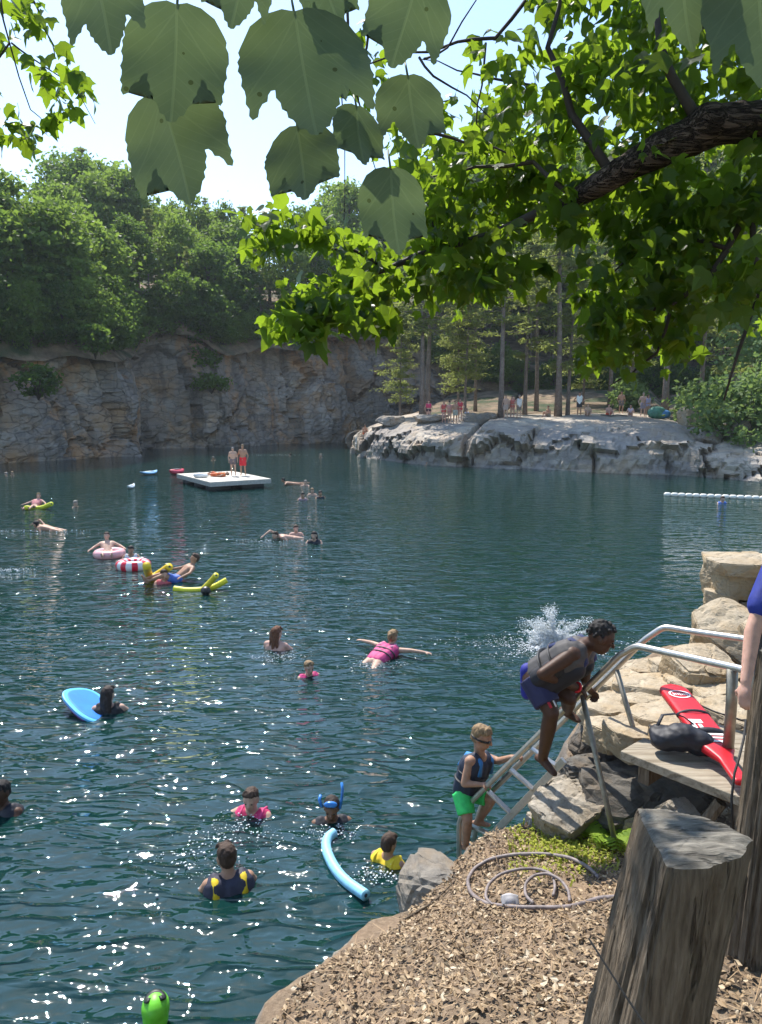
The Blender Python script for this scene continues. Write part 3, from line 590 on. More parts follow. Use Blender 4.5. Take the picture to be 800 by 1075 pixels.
def maple():
    base = Vector((2.75, 2.3, 1.95)); root = empty('maple_tree', base, 'overhanging maple with a thick bark limb and big backlit leaves in front of the lake', 'tree')
    r = np.random.default_rng(21); R = random.Random(21)
    mb = MB(); tp = [base+Vector((0, 0, -.4)), base+Vector((0, .02, .6)), base+Vector((-.05, .08, 1.6)), base+Vector((.05, .1, 2.6)), base+Vector((.25, .1, 4.5)), base+Vector((.3, .2, 7))]
    mb.tube(tp, [.26, .21, .18, .16, .12, .06], 14); mb.build('trunk', M_limb, root, True)
    limb = [(1230, 150, 2.45), (1010, 118, 2.5), (900, 118, 2.55), (800, 126, 2.6), (760, 130, 2.6), (735, 139, 2.62), (700, 154, 2.65), (668, 170, 2.7), (638, 188, 2.75), (615, 202, 2.8), (580, 222, 2.9)]
    LP = [at_z(*p) for p in limb]; LR = [.11, .085, .078, .070, .066, .070, .064, .056, .048, .040, .026]
    LP2 = []; LR2 = []
    for i in range(len(LP)-1):
        for k in range(5): LP2.append(LP[i].lerp(LP[i+1], k/5)); LR2.append((LR[i]+(LR[i+1]-LR[i])*k/5)*(1+.07*R.uniform(-1, 1)))
    LP2.append(LP[-1]); LR2.append(LR[-1])
    mb = MB(); mb.tube(LP2, LR2, 16); mb.ell(at_z(745, 128, 2.58), (.074, .06, .066)); mb.remesh('branch', M_limb, .012, 1, root)
    V_tw = MB(); twigs = []
    def tw(pts, r0):
        P = [at_z(*p) for p in pts]; Q = [P[0]]
        for a, b in zip(P[:-1], P[1:]):
            m = (a+b)/2+Vector((R.uniform(-1, 1), R.uniform(-1, 1), R.uniform(-1, 1)))*(b-a).length*.07; Q += [m, b]
        mb = MB(); mb.tube(Q, [r0*(1-.72*i/(len(Q)-1)) for i in range(len(Q))], 6); mb.build('twig', M_twig, root, True)
    tw([(590, 216, 2.88), (540, 236, 3.0), (485, 255, 3.15), (430, 272, 3.3), (380, 290, 3.3), (335, 318, 3.1), (310, 335, 2.9)], .022)
    tw([(600, 205, 2.8), (560, 170, 2.9), (500, 175, 3.0), (455, 185, 3.1)], .012); tw([(735, 130, 2.6), (705, 80, 2.6), (690, 20, 2.6), (680, -60, 2.6)], .022)
    tw([(640, 180, 2.75), (600, 120, 2.8), (575, 50, 2.8), (590, -40, 2.8)], .02); tw([(560, -10, 2.9), (520, 40, 2.9), (480, 44, 2.9), (425, 55, 2.9), (380, 70, 2.8)], .009)
    tw([(560, 90, 2.9), (515, 82, 2.9), (480, 74, 2.95), (440, 62, 3.0)], .006); tw([(510, 45, 2.9), (506, 90, 2.9), (500, 130, 2.95), (508, 140, 3)], .005)
    tw([(445, 62, 2.9), (470, 50, 2.8), (500, 0, 2.7), (495, -30, 2.7)], .005); tw([(440, 60, 2.9), (455, 80, 2.9), (490, 100, 3.0), (540, 150, 3.0)], .006)
    tw([(370, -20, 2.6), (366, 40, 2.6), (372, 90, 2.7), (385, 150, 2.8), (398, 190, 2.9)], .006); tw([(398, -20, 2.6), (385, 50, 2.65), (372, 92, 2.7), (345, 110, 2.7), (300, 108, 2.6)], .006)
    tw([(440, 140, 3), (475, 145, 3), (520, 155, 2.95), (560, 170, 2.9)], .008); tw([(400, 280, 3.3), (370, 262, 3.3), (340, 262, 3.2), (290, 240, 3.1), (262, 232, 3.0)], .009)
    tw([(360, 40, 3.2), (362, 150, 3.25), (361, 255, 3.3)], .004); tw([(480, 256, 3.15), (455, 240, 3.2), (445, 205, 3.2)], .008)
    tw([(820, 180, 2.7), (780, 230, 2.75), (745, 290, 2.8), (705, 320, 2.9), (650, 330, 3.0), (618, 345, 3.0)], .018); tw([(760, 260, 2.75), (720, 250, 2.9), (670, 265, 3.0), (640, 290, 3.0)], .01)
    tw([(790, 220, 2.7), (800, 300, 2.8), (775, 370, 2.8), (760, 420, 2.9)], .012); tw([(705, 320, 2.9), (690, 370, 3.0), (660, 395, 3.1), (640, 405, 3.1)], .008)
    tw([(-60, -60, 2.6), (0, -10, 2.7), (10, 45, 2.7), (32, 115, 2.8), (48, 130, 2.8)], .005); tw([(12, 45, 2.7), (35, 62, 2.7), (70, 85, 2.7), (100, 130, 2.7)], .004); tw([(20, -30, 2.7), (40, 10, 2.7), (55, 45, 2.7), (58, 60, 2.7)], .005); tw([(10, 45, 2.7), (-20, 80, 2.7), (-60, 100, 2.7)], .004)
    CC = []; SS = []
    def cloud(x0, x1, y0, y1, z0, z1, ncl, per, sx=13, size=.078):
        for k in range(ncl):
            z = r.uniform(z0, z1); c = np.array(at_z(r.uniform(x0, x1), r.uniform(y0, y1), z)); sp = sx/FPX*2.8
            pn = int(per*1.4); q = c+r.normal(size=(pn, 3))*np.array([sp, sp*1.4, sp*.8])*1.08; CC.append(q); SS.append(size*.78*(.4+1.15*r.random(pn)))
    cloud(560, 800, -20, 120, 2.5, 3.5, 44, 10); cloud(580, 800, -60, 190, 2.9, 3.9, 46, 10); cloud(520, 700, 110, 240, 2.8, 3.7, 48, 12); cloud(440, 580, 190, 300, 2.9, 3.6, 36, 10)
    cloud(420, 560, 130, 230, 2.9, 3.5, 16, 9); cloud(350, 500, 245, 305, 3.0, 3.5, 26, 9); cloud(298, 400, 285, 345, 2.8, 3.3, 24, 8, 11); cloud(296, 345, 315, 352, 2.7, 3.0, 8, 6, 8, .09)
    cloud(258, 350, 225, 268, 2.9, 3.3, 15, 7, 10, .07); cloud(350, 420, 0, 130, 2.8, 3.4, 14, 6, 12, .06); cloud(505, 560, 30, 110, 2.7, 3.1, 7, 6, 9, .08); cloud(430, 520, 100, 180, 3.2, 3.6, 12, 6, 10, .07)
    cloud(660, 800, 150, 300, 2.6, 3.4, 34, 10, 12, .07); cloud(720, 800, 200, 345, 2.5, 3.2, 24, 10, 12, .07); cloud(615, 720, 250, 375, 2.8, 3.4, 32, 8, 11, .07); cloud(640, 730, 190, 290, 2.9, 3.5, 14, 8, 11, .07); cloud(614, 685, 310, 382, 2.9, 3.2, 14, 7, 10, .07)
    cloud(800, 1060, -150, 420, 2.4, 3.8, 110, 11); cloud(330, 800, -260, -40, 2.4, 4.4, 30, 9); cloud(800, 1100, -500, -100, 2.4, 4.5, 60, 10)
    def over(n, x0, x1, y0, y1, z0, z1, size=.13): # unseen leaves added overhead and behind the camera to block sky light
        q = np.stack([r.uniform(x0, x1, n), r.uniform(y0, y1, n), r.uniform(z0, z1, n)], 1); CC.append(q); SS.append(size*(.7+.6*r.random(n)))
    over(1500, -1.2, 5.0, -3.5, 1.6, 5.4, 7.4); over(300, 2.2, 5.5, 1.0, 4.5, 5.2, 7.2); over(500, 2.6, 5.5, -3, 4, 3.6, 5.4); over(2200, -4.5, 5.0, -7.0, -3.0, 2.6, 7.2, .16)
    cloud(-2, 30, -10, 40, 2.5, 2.8, 4, 4, 7, .062); cloud(20, 50, 0, 40, 2.6, 2.8, 5, 4, 7, .062); cloud(40, 75, 58, 80, 2.6, 2.8, 4, 4, 6, .062); cloud(60, 104, 80, 120, 2.6, 2.8, 6, 4, 7, .062); cloud(-10, 65, 122, 148, 2.6, 2.9, 9, 4, 8, .065); cloud(-160, -10, -60, 160, 2.4, 3, 26, 6, 14)
    C = np.concatenate(CC); S = np.concatenate(SS); V, F = leaf_batch(C, S, r); o = link('crown', np_mesh('crown', V-np.array(base), F, M_leaf, False), root)
    # the big leaves hanging close by, each with its own place, tilt and size
    B = [(97, -40, .50, 12, 9.6, 0), (186, 6, .56, -4, 11.6, .1), (168, 98, .60, 17, 11.6, -.12), (309, 14, .58, 8, 13.6, .15), (262, -60, .55, -14, 8.8, .2), (312, 133, .62, 12, 8.4, -.2), (374, 112, .66, -3, 6.6, .5), (428, 80, .64, 6, 7.6, .2),
         (440, -25, .60, -18, 9.4, .1), (410, 178, .64, 3, 8.6, .3), (715, -70, .46, 10, 11.0, .2), (795, -40, .46, 4, 14, .1), (330, -50, .6, 20, 7.6, .3), (352, 60, .7, -25, 5.2, .6)]
    for i, (px, py, z, tilt, L, yaw) in enumerate(B):
        L = L/1.12*z/FPX*10.0/100*100/10*10 if False else (L*10)*z/FPX/1.12
        p = at_z(px, py, z); me = big_leaf(L, i*7+3); o = link('leaf', me, root, p-base)
        M = Matrix(((-1, 0, 0), (0, 0, 1), (0, 1, 0))).transposed().to_4x4()   # leaf y axis hangs down
        Rm = Matrix.Rotation(math.radians(-tilt), 4, 'Y') @ Matrix.Rotation(yaw, 4, 'Z') @ Matrix.Rotation(math.radians(R.uniform(-4, 14)), 4, 'X') @ Matrix(((1, 0, 0, 0), (0, 0, -1, 0), (0, -1, 0, 0), (0, 0, 0, 1)))
        o.rotation_euler = Rm.to_euler()
maple()
# ================================================================== wooden posts
def woodmat(name, lo, mid, hi, along=(1, 1, .09), sc=75, bd=.012):
    m, t, b = nt(name); v = coords(t, along); n = noise(t, v, sc, 6, .65, .4); n2 = noise(t, coords(t), 5, 4); n3 = noise(t, v, sc*.4, 3, .6, .3)
    c = ramp(t, n, [(.3, lo), (.5, mid), (.72, hi)]); c = mix(t, ramp(t, n2, [(.4, (0, 0, 0)), (.75, (.5,)*3)]), c, tuple(x*.6 for x in mid))
    ck = ramp(t, n3, [(.36, (0, 0, 0)), (.42, (1, 1, 1))]); c = mix(t, math_(t, 'MULTIPLY', math_(t, 'SUBTRACT', 1, ck), .5), c, tuple(x*.35 for x in lo))
    t.links.new(c, b.inputs['Base Color']); b.inputs['Roughness'].default_value = .9; b.inputs['Specular IOR Level'].default_value = .2
    nb = bump(t, None, ck, .8, bd); bump(t, b, n, .9, bd, nb); return m
M_post = woodmat('weathered_post_wood', (.07, .052, .036), (.155, .12, .085), (.26, .21, .155))
M_top = woodmat('post_end_grain', (.06, .053, .045), (.17, .155, .13), (.33, .30, .25), (.35, 1.6, 1), 44, .008)
M_plank = woodmat('grey_plank_wood', (.18, .145, .10), (.34, .29, .22), (.47, .42, .33), (.06, 1, 1), 30, .004)
def prism_post(name, loc, ring, ztop, zbot, lean, flare, label, group, jag=.008, tops=None, seed=1):
    r = random.Random(seed); root = empty(name, loc, label, 'post', group); cx = sum(p[0] for p in ring)/len(ring); cy_ = sum(p[1] for p in ring)/len(ring)
    pts = []
    for a, b in zip(ring, ring[1:]+ring[:1]):
        k = max(2, int(math.hypot(b[0]-a[0], b[1]-a[1])/.004))
        for i in range(k): pts.append((a[0]+(b[0]-a[0])*i/k, a[1]+(b[1]-a[1])*i/k))
    n = len(pts); zs = np.linspace(zbot, ztop, 70); V = []
    A = np.array([(x*9, y*9, 0) for x, y in pts])
    for j, z in enumerate(zs):
        q = A*3.2+np.array([0, 0, z*1.3]); d = jag*fbm(q, 4)*1.6+.5*jag*fbm(A*9+np.array([0, 0, z*2]), 2)+.55*jag*fbm(A*22+np.array([0, 0, z*3]), 2); ck = cell(A*1.1+np.array([0, 0, z*.25]))[1]; d -= jag*1.6*(ck < .10); d *= .25+.75*min(1, (ztop-z)/.10)
        for i, (x, y) in enumerate(pts):
            s = 1+flare*(ztop-z); ux, uy = x-cx, y-cy_; L = math.hypot(ux, uy)+1e-6; edge = 1-(.03*(1-min(1, (ztop-z)/.012)))
            V.append((cx+ux*s*edge+ux/L*d[i]+lean[0]*(z-ztop), cy_+uy*s*edge+uy/L*d[i]+lean[1]*(z-ztop), z))
    F = [(j*n+i, j*n+(i+1) % n, (j+1)*n+(i+1) % n, (j+1)*n+i) for j in range(len(zs)-1) for i in range(n)]
    MB().add(V, F).build('side', M_post, root, True)
    T = []; FT = []; kr = 8; rim = V[-n:]
    for k in range(kr+1):
        f = k/kr
        for x, y, z in rim: T.append((cx+(x-cx)*f, cy_+(y-cy_)*f, z+.004+(.010*f*(1-f)+.004*math.sin(60*(x*.6+y)) *f)*(1 if k < kr else 0)-(.004 if k == kr else 0)))
    for k in range(kr):
        for i in range(n): FT.append((k*n+i, (k+1)*n+i, (k+1)*n+(i+1) % n, k*n+(i+1) % n))
    MB().add(T, FT).build('top', M_top, root, True); return root
def posts():
    e = 2.93; ring = [at_e(px, py, e) for px, py in [(672, 860), (699, 912), (720, 914), (744, 913), (779, 901), (793, 882), (766, 866), (735, 856), (700, 849), (667, 848)]]
    ring = [(p.x, p.y) for p in ring]; c = (sum(p[0] for p in ring)/10, sum(p[1] for p in ring)/10)
    prism_post('wooden_post', (c[0], c[1], 1.9), ring, e, 1.75, (.15, -.02), .06, 'thick split wooden post with a flat grey top nearest the camera', 'posts of the shore fence', .008, seed=3)
    p = at_e(833, 690, 2.95); ring = [(p.x+.115*math.cos(a)*(1+.08*math.sin(3*a)), p.y+.115*math.sin(a)) for a in np.linspace(0, 2*PI, 15)[:-1]]
    prism_post('wooden_post', (p.x, p.y, 1.5), ring, 2.96, 1.3, (.05, 0), .01, 'tall grey round wooden post at the right edge beside the rescue tube', 'posts of the shore fence', .009, seed=8)
    mb = MB(); a = at_z(618, 985, 1.62); b = at_z(700, 1110, 1.44); mb.tube([a, a.lerp(b, .5)+Vector((0, -.01, 0)), b], .0025, 6)
    tag(mb.build('fence_wire', pm('dark_wire', (.05, .045, .04), .5, metal=.6)), 'thin dark wire stapled across the thick wooden post', 'wire')
posts()
# ================================================================== rocks
def rock(name, c, size, mat, label, cat, seed, rot=0, tilt=(0, 0), rough=.05, sub=3, bev=.07, group=None, flat=False):
    r = random.Random(seed); bm = bmesh.new()
    for k in range(22):
        if flat:
            a = 2*PI*k/11+r.uniform(-.2, .2); rr = r.uniform(.82, 1.08); p = (math.cos(a)*rr, math.sin(a)*rr, (1 if k < 11 else -1)*r.uniform(.85, 1))
            sq = 1/max(abs(math.cos(a)), abs(math.sin(a)))**.55; p = (p[0]*sq, p[1]*sq, p[2])
        else: p = (r.uniform(-1, 1), r.uniform(-1, 1), r.uniform(-1, 1)); q = max(abs(x) for x in p); p = tuple(x/q*r.uniform(.8, 1) for x in p)
        bm.verts.new((p[0]*size[0]/2, p[1]*size[1]/2, p[2]*size[2]/2))
    g = bmesh.ops.convex_hull(bm, input=bm.verts); bmesh.ops.delete(bm, geom=[v for v in bm.verts if not v.link_faces], context='VERTS')
    bmesh.ops.dissolve_limit(bm, angle_limit=.12, verts=bm.verts, edges=bm.edges)
    bmesh.ops.bevel(bm, geom=list(bm.edges), offset=bev*min(size), segments=2, affect='EDGES', clamp_overlap=True)
    bmesh.ops.triangulate(bm, faces=bm.faces); mx = max(size)
    for _ in range(5):
        es = [e for e in bm.edges if e.calc_length() > mx/(2.2*2**sub)]
        if not es: break
        bmesh.ops.subdivide_edges(bm, edges=es, cuts=1); bmesh.ops.triangulate(bm, faces=[f for f in bm.faces if len(f.verts) > 3])
    M = Matrix.Rotation(rot, 3, 'Z') @ Matrix.Rotation(tilt[0], 3, 'X') @ Matrix.Rotation(tilt[1], 3, 'Y')
    P = np.array([tuple(v.co) for v in bm.verts]); sc = 1/mx
    cv, ed = cell(P*np.array([3, 3, 5])*sc+seed); d = rough*mx*(.8*fbm(P*4*sc+seed, 4)+.25*(cv-.5)-.3*(ed < .07))+rough*.35*mx*fbm(P*np.array([5, 5, 26])*sc+seed, 3)
    bm.normal_update()
    for v, dd in zip(bm.verts, d): v.co += v.normal*float(dd)
    me = bpy.data.meshes.new(name); bm.to_mesh(me); bm.free(); me.transform(M.to_4x4()); me.materials.append(mat); me.update()
    return tag(link(name, me, None, c), label, cat, group)
M_tan = rockmat('tan_stone', ((.24, .21, .17), (.40, .35, .28), (.55, .49, .40)), (.36, .29, .2), .8, .5, 2.6, .02)
def rocks():
    g = lambda px, py, e: at_e(px, py, e)
    def R(px, py, e, size, mat, label, seed, rot=0, tilt=(0, 0), cat='boulder', **k):
        p = g(px, py, e); p.z -= size[2]/2*.9; return rock('boulder' if cat == 'boulder' else 'stone_slab', p, size, mat, label, cat, seed, rot, tilt, **k)
    R(462, 909, .58, (.62, .66, 1.1), M_grey, 'rounded grey boulder at the water edge below the swim ladder', 6, .3, (.05, -.05), rough=.022, bev=.16)
    R(296, 1066, .80, (1.1, .55, .8), M_grey, 'smooth brown shore rock at the bottom edge of the photo', 14, .8, (.1, .05), rough=.03)
    R(352, 1003, .62, (.8, .40, .6), M_grey, 'low brown shore rock under the leaf litter', 15, .75, (.1, 0))
    # heap below the deck
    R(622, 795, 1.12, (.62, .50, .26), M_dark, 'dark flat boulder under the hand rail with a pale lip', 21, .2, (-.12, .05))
    R(602, 834, 1.02, (.62, .46, .26), M_tan, 'triangular tan slab beside the foot of the ladder', 22, .7, (.12, -.28), 'slab', flat=True)
    R(568, 858, .74, (.34, .3, .3), M_tan, 'pale jagged stone at the water below the triangular slab', 23, .2)
    R(650, 808, 1.08, (.38, .34, .26), M_tan, 'pale broken stone wedged against the short railing leg', 24, .4)
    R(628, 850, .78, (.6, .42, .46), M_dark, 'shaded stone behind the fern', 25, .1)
    R(663, 842, 1.05, (.22, .28, .42), M_sand, 'yellowish upright stone between the fern and the deck support', 26, .1)
    R(712, 842, 1.25, (.40, .3, .6), M_tan, 'squarish mottled stone supporting the front of the deck', 27, .1, rough=.03)
    R(765, 842, 1.1, (.36, .3, .5), M_sand, 'yellow stone in shade under the right end of the deck', 28, .3)
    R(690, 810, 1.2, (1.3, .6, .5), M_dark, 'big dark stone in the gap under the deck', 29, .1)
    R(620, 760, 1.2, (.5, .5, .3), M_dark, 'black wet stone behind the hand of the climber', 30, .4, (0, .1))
    # sunny terrace
    T = [(648, 735, 1.45, .62, .45, .1), (690, 716, 1.5, .75, .5, .5), (735, 712, 1.55, .6, .46, .2), (705, 745, 1.62, .66, .42, .35), (668, 762, 1.58, .5, .36, .8), (640, 760, 1.42, .34, .34, .3), (676, 733, 1.5, .36, .24, .1),
         (652, 712, 1.35, .44, .3, .6), (765, 725, 1.6, .5, .5, .1), (790, 745, 1.68, .6, .5, .1), (712, 694, 1.4, .6, .36, .4), (675, 698, 1.32, .5, .3, .2), (632, 720, 1.2, .4, .3, .9), (725, 770, 1.66, .5, .4, .2)]
    LB = ['cracked tan slab just behind the shorter railing leg', 'wide sunlit slab under the bend of the rails', 'sunlit slab beyond the tip of the rescue tube', 'smooth tan slab under the red tip of the rescue tube', 'grey tan slab at the left end of the deck', 'small tan slab left of the deck next to the dark boulder', 'narrow broken slab between two wide sunlit slabs',
          'orange tinted slab at the water side of the railing leg', 'pale slab at the foot of the thick rail post', 'grey slab between the rail post and the tall wooden post', 'orange tan slab below the upper hand rail near the water', 'thin tan slab at the water edge below the rail bend', 'low slab touching the water left of the rails', 'slab half hidden under the black bag']
    for i, ((px, py, e, a, b, ro), lb) in enumerate(zip(T, LB)): R(px, py, e, (a*1.12, b*1.12, .2), M_sand, lb, 50+i, ro, (random.uniform(-.09, .09), random.uniform(-.09, .09)), 'slab', flat=True, rough=.03, bev=.03)
    # stacked stones on the point
    Z = 7.6
    def S(px, py, w_, h_, d_, label, seed, mat=M_sand, rot=0, tilt=(0, 0), z=Z, **k):
        p = at_z(px, py, z); return rock('boulder', p, (w_*z/FPX, d_, h_*z/FPX), mat, label, 'boulder', seed, rot, tilt, rough=.03, **k)
    S(776, 592, 74, 15, .70, 'flat pale capstone on top of the stacked stones by the water', 71, flat=True); S(774, 613, 46, 27, .46, 'big layered block right under the flat capstone', 72, rot=.1, flat=True); S(757, 630, 28, 20, .4, 'small pale block at the left foot of the stone stack', 73, rot=.2, flat=True)
    S(752, 606, 24, 40, .34, 'narrow upright stone on the left side of the stone stack', 76, z=7.8, rot=.3); S(785, 636, 34, 18, .4, 'shadowed block at the right foot of the stone stack', 74, M_grey, flat=True)
    S(770, 668, 74, 60, .9, 'large sloping sunlit rock below the stone stack', 75, M_sand, .3, (.25, -.35), 6.9); S(740, 700, 80, 36, .6, 'low rock behind the upper hand rail', 77, M_sand, .1, (.1, -.15), 6.4); S(800, 690, 60, 70, .8, 'sunlit rock behind the dangling arm', 78, M_sand, .2, (.1, 0), 6.0)
    S(835, 640, 110, 110, 1.4, 'large tan rock behind the person in blue', 79, M_sand, .2, (.1, 0), 7.4)
    # rocks on the far ledge
    for i, (px, z, sx, sy, sz, lb, mt) in enumerate([(504, 55, 3.2, 2, 1.4, 'low brown boulder between the row of bathers and the three standing bathers', M_grey), (728, 49, 2.0, 1.6, 1.9, 'rounded tan boulder beside the shrub on the ledge', M_sand), (455, 55.5, 3.5, 1.6, .8, 'flat pale rock at the feet of the woman in pink', M_ledge),
                                                    (410, 57, 2.6, 1.6, .9, 'flat rock near the white chair at the left end of the ledge', M_ledge), (776, 43, 2.4, 1.6, 1.5, 'dark angular boulder below the big ledge shrub', M_grey), (745, 43.5, 2.2, 1.5, 1.2, 'brown boulder at the right foot of the ledge', M_grey),
                                                    (372, 60, 1.2, .8, .9, 'small pale rock in the water at the left tip of the ledge', M_ledge), (382, 58.5, 1.4, .9, .8, 'second small rock in the water at the left tip of the ledge', M_ledge)]):
        p = on_ledge(px, z, sz*.25)
        if i >= 6: p = at_e(px, [474, 478][i-6], .15)
        rock('boulder', p, (sx, sy, sz), mt, lb, 'boulder', 90+i, .3*i, rough=.05)
rocks()
# ================================================================== swim ladder and railings
M_alu = pm('dull_aluminium', (.52, .50, .46), .38, .12, 30, .1, .001, .85)
M_leg = pm('weathered_steel', (.34, .31, .25), .5, .2, 20, .15, .001, .7)
RA0, RA1 = at_z(484, 852, 6.15), at_z(650, 688, 4.95)      # lower hand rail: bottom and top of its straight run
RB0, RB1 = at_z(497, 850, 6.35), at_z(676, 672, 5.28)       # the other rail
def ladder():
    root = empty('swim_ladder', at_e(500, 876, 0), 'metal swim ladder with curved hand rails rising from the water to the rocks', 'ladder'); r0 = .0225
    def bend(P, k=6, f=.3):
        Q = [P[0]]
        for i in range(1, len(P)-1):
            a, b, c = P[i-1], P[i], P[i+1]; d = min((a-b).length, (c-b).length)*f; s = b+(a-b).normalized()*d; e = b+(c-b).normalized()*d
            for j in range(k+1): u = j/k; Q.append(s*(1-u)**2+b*2*u*(1-u)+e*u*u)
        return Q+[P[-1]]
    pa = bend([at_z(484, 884, 6.2)+Vector((0, 0, -.9)), at_z(482, 862, 6.17), RA1.lerp(RA0, .93), RA1.lerp(RA0, .5), RA1, at_z(668, 678, 4.85), at_z(700, 685, 4.65), at_z(772, 701, 4.2), at_z(796, 707, 4.05)])
    MB().tube(pa, r0, 14).build('hand_rail', M_alu, root, True)
    pb = bend([RB1.lerp(RB0, .99)+Vector((-.03, 0, -.5)), RB1.lerp(RB0, .95), RB1.lerp(RB0, .5), RB1, at_z(697, 658, 5.2), at_z(720, 662, 5.1), at_z(790, 672, 4.75), at_z(820, 676, 4.6)])
    MB().tube(pb, r0, 14).build('hand_rail', M_alu, root, True)
    sb0, sb1 = at_z(516, 877, 5.98), at_z(592, 798, 5.42); sb00 = sb0+(sb0-sb1)*.9
    rot = lambda a, b: (b-a).to_track_quat('X', 'Z').to_matrix(); near = lambda x: min((RA1.lerp(RA0, k/400) for k in range(401)), key=lambda p: abs(proj(p)[0]-x))
    def bar(a, b, w_, h_, name, m=M_alu):
        mb = MB(); mb.box((a+b)/2, ((b-a).length, w_, h_), rot(a, b)); o = mb.build(name, m, root); bv = o.modifiers.new('b', 'BEVEL'); bv.width = .004; bv.segments = 2; return o
    bar(sb00, sb1, .028, .055, 'stringer')
    for f, ax, ay in ((-.34, 484, 884), (.0, 484, 862), (.30, 511, None), (.62, 534, None), (.92, 556, None)):
        a = near(ax)+Vector((0, 0, -.03)) if ay is None else at_z(ax, ay, 6.18); a = a-Vector((0, 0, .25)) if f < 0 else a
        b = sb0.lerp(sb1, f); d = (b-a).normalized()*.012; bar(a+d, b-d, .05, .02, 'rung')
    for (tx, ty, tz, bx, by, be) in [(612, 735, None, 637, 845, .78), (648, 708, None, 664, 762, 1.35)]:
        R0, R1 = (RA0, RA1) if tx < 630 else (RB0, RB1); best = min((R1.lerp(R0, k/100) for k in range(101)), key=lambda p: abs(proj(p)[0]-tx)+abs(proj(p)[1]-ty))
        b = at_z(bx, by, proj(best)[2]-.1); MB().tube([best, b, b+(b-best).normalized()*.25], .019, 12).build('leg', M_leg, root, True)
    t_ = at_z(769, 702, 4.22); b = at_z(768, 738, 4.25); MB().tube([t_, b, b-Vector((0, 0, .3))], .032, 12).build('leg', M_leg, root, True)
    t_ = at_z(795, 674, 4.72); MB().tube([t_, t_-Vector((0, 0, .7))], .03, 12).build('leg', M_leg, root, True)
ladder()
# ================================================================== deck, rescue tube, bag, cord, hose
def deck():
    c0, c1, c2, c3 = at_e(651, 788, 1.8), at_e(800, 846, 1.8), at_e(812, 752, 1.8), at_e(676, 748, 1.8)
    root = empty('plank_deck', (c0+c1)/2, 'weathered plank deck holding the red rescue tube and black bag', 'deck'); n = 3
    x = (c1-c0).normalized(); yv = Vector((-x.y, x.x, 0)); W_ = .29; L = (c1-c0).length; mats = [M_plank]
    for i in range(n):
        a = c0+yv*(W_*i)+x*(.05*(i % 2)+.02*i); mb = MB(); rot = Matrix((x, yv, Vector((0, 0, 1)))).transposed()
        mb.box(a+x*L/2+yv*W_/2-Vector((0, 0, .03+.003*i)), (L, W_-.008, .055), rot); o = mb.build('plank', M_plank, root); bv = o.modifiers.new('b', 'BEVEL'); bv.width = .006; bv.segments = 2
    rot = Matrix((x, yv, Vector((0, 0, 1)))).transposed()
    for f in (.18, .85):
        mb = MB(); mb.box(c0+x*L*f+yv*.42-Vector((0, 0, .115)), (.07, .8, .10), rot); mb.build('beam', M_post, root)
    mb = MB(); a = at_e(757, 842, 1.7); mb.tube([a, a+Vector((-.22, .12, -.5))], .035, 8); mb.build('strut', M_post, root)
    return root
deck()
M_red = pm('red_foam', (.55, .012, .022), .42, .12, 14, .08, .001); M_white = pm('white_print', (.78, .76, .74), .5, .06); M_black = pm('black_nylon', (.014, .015, .022), .6, .3, 30, .25, .003); M_rope = pm('black_cord', (.015, .014, .014), .7)
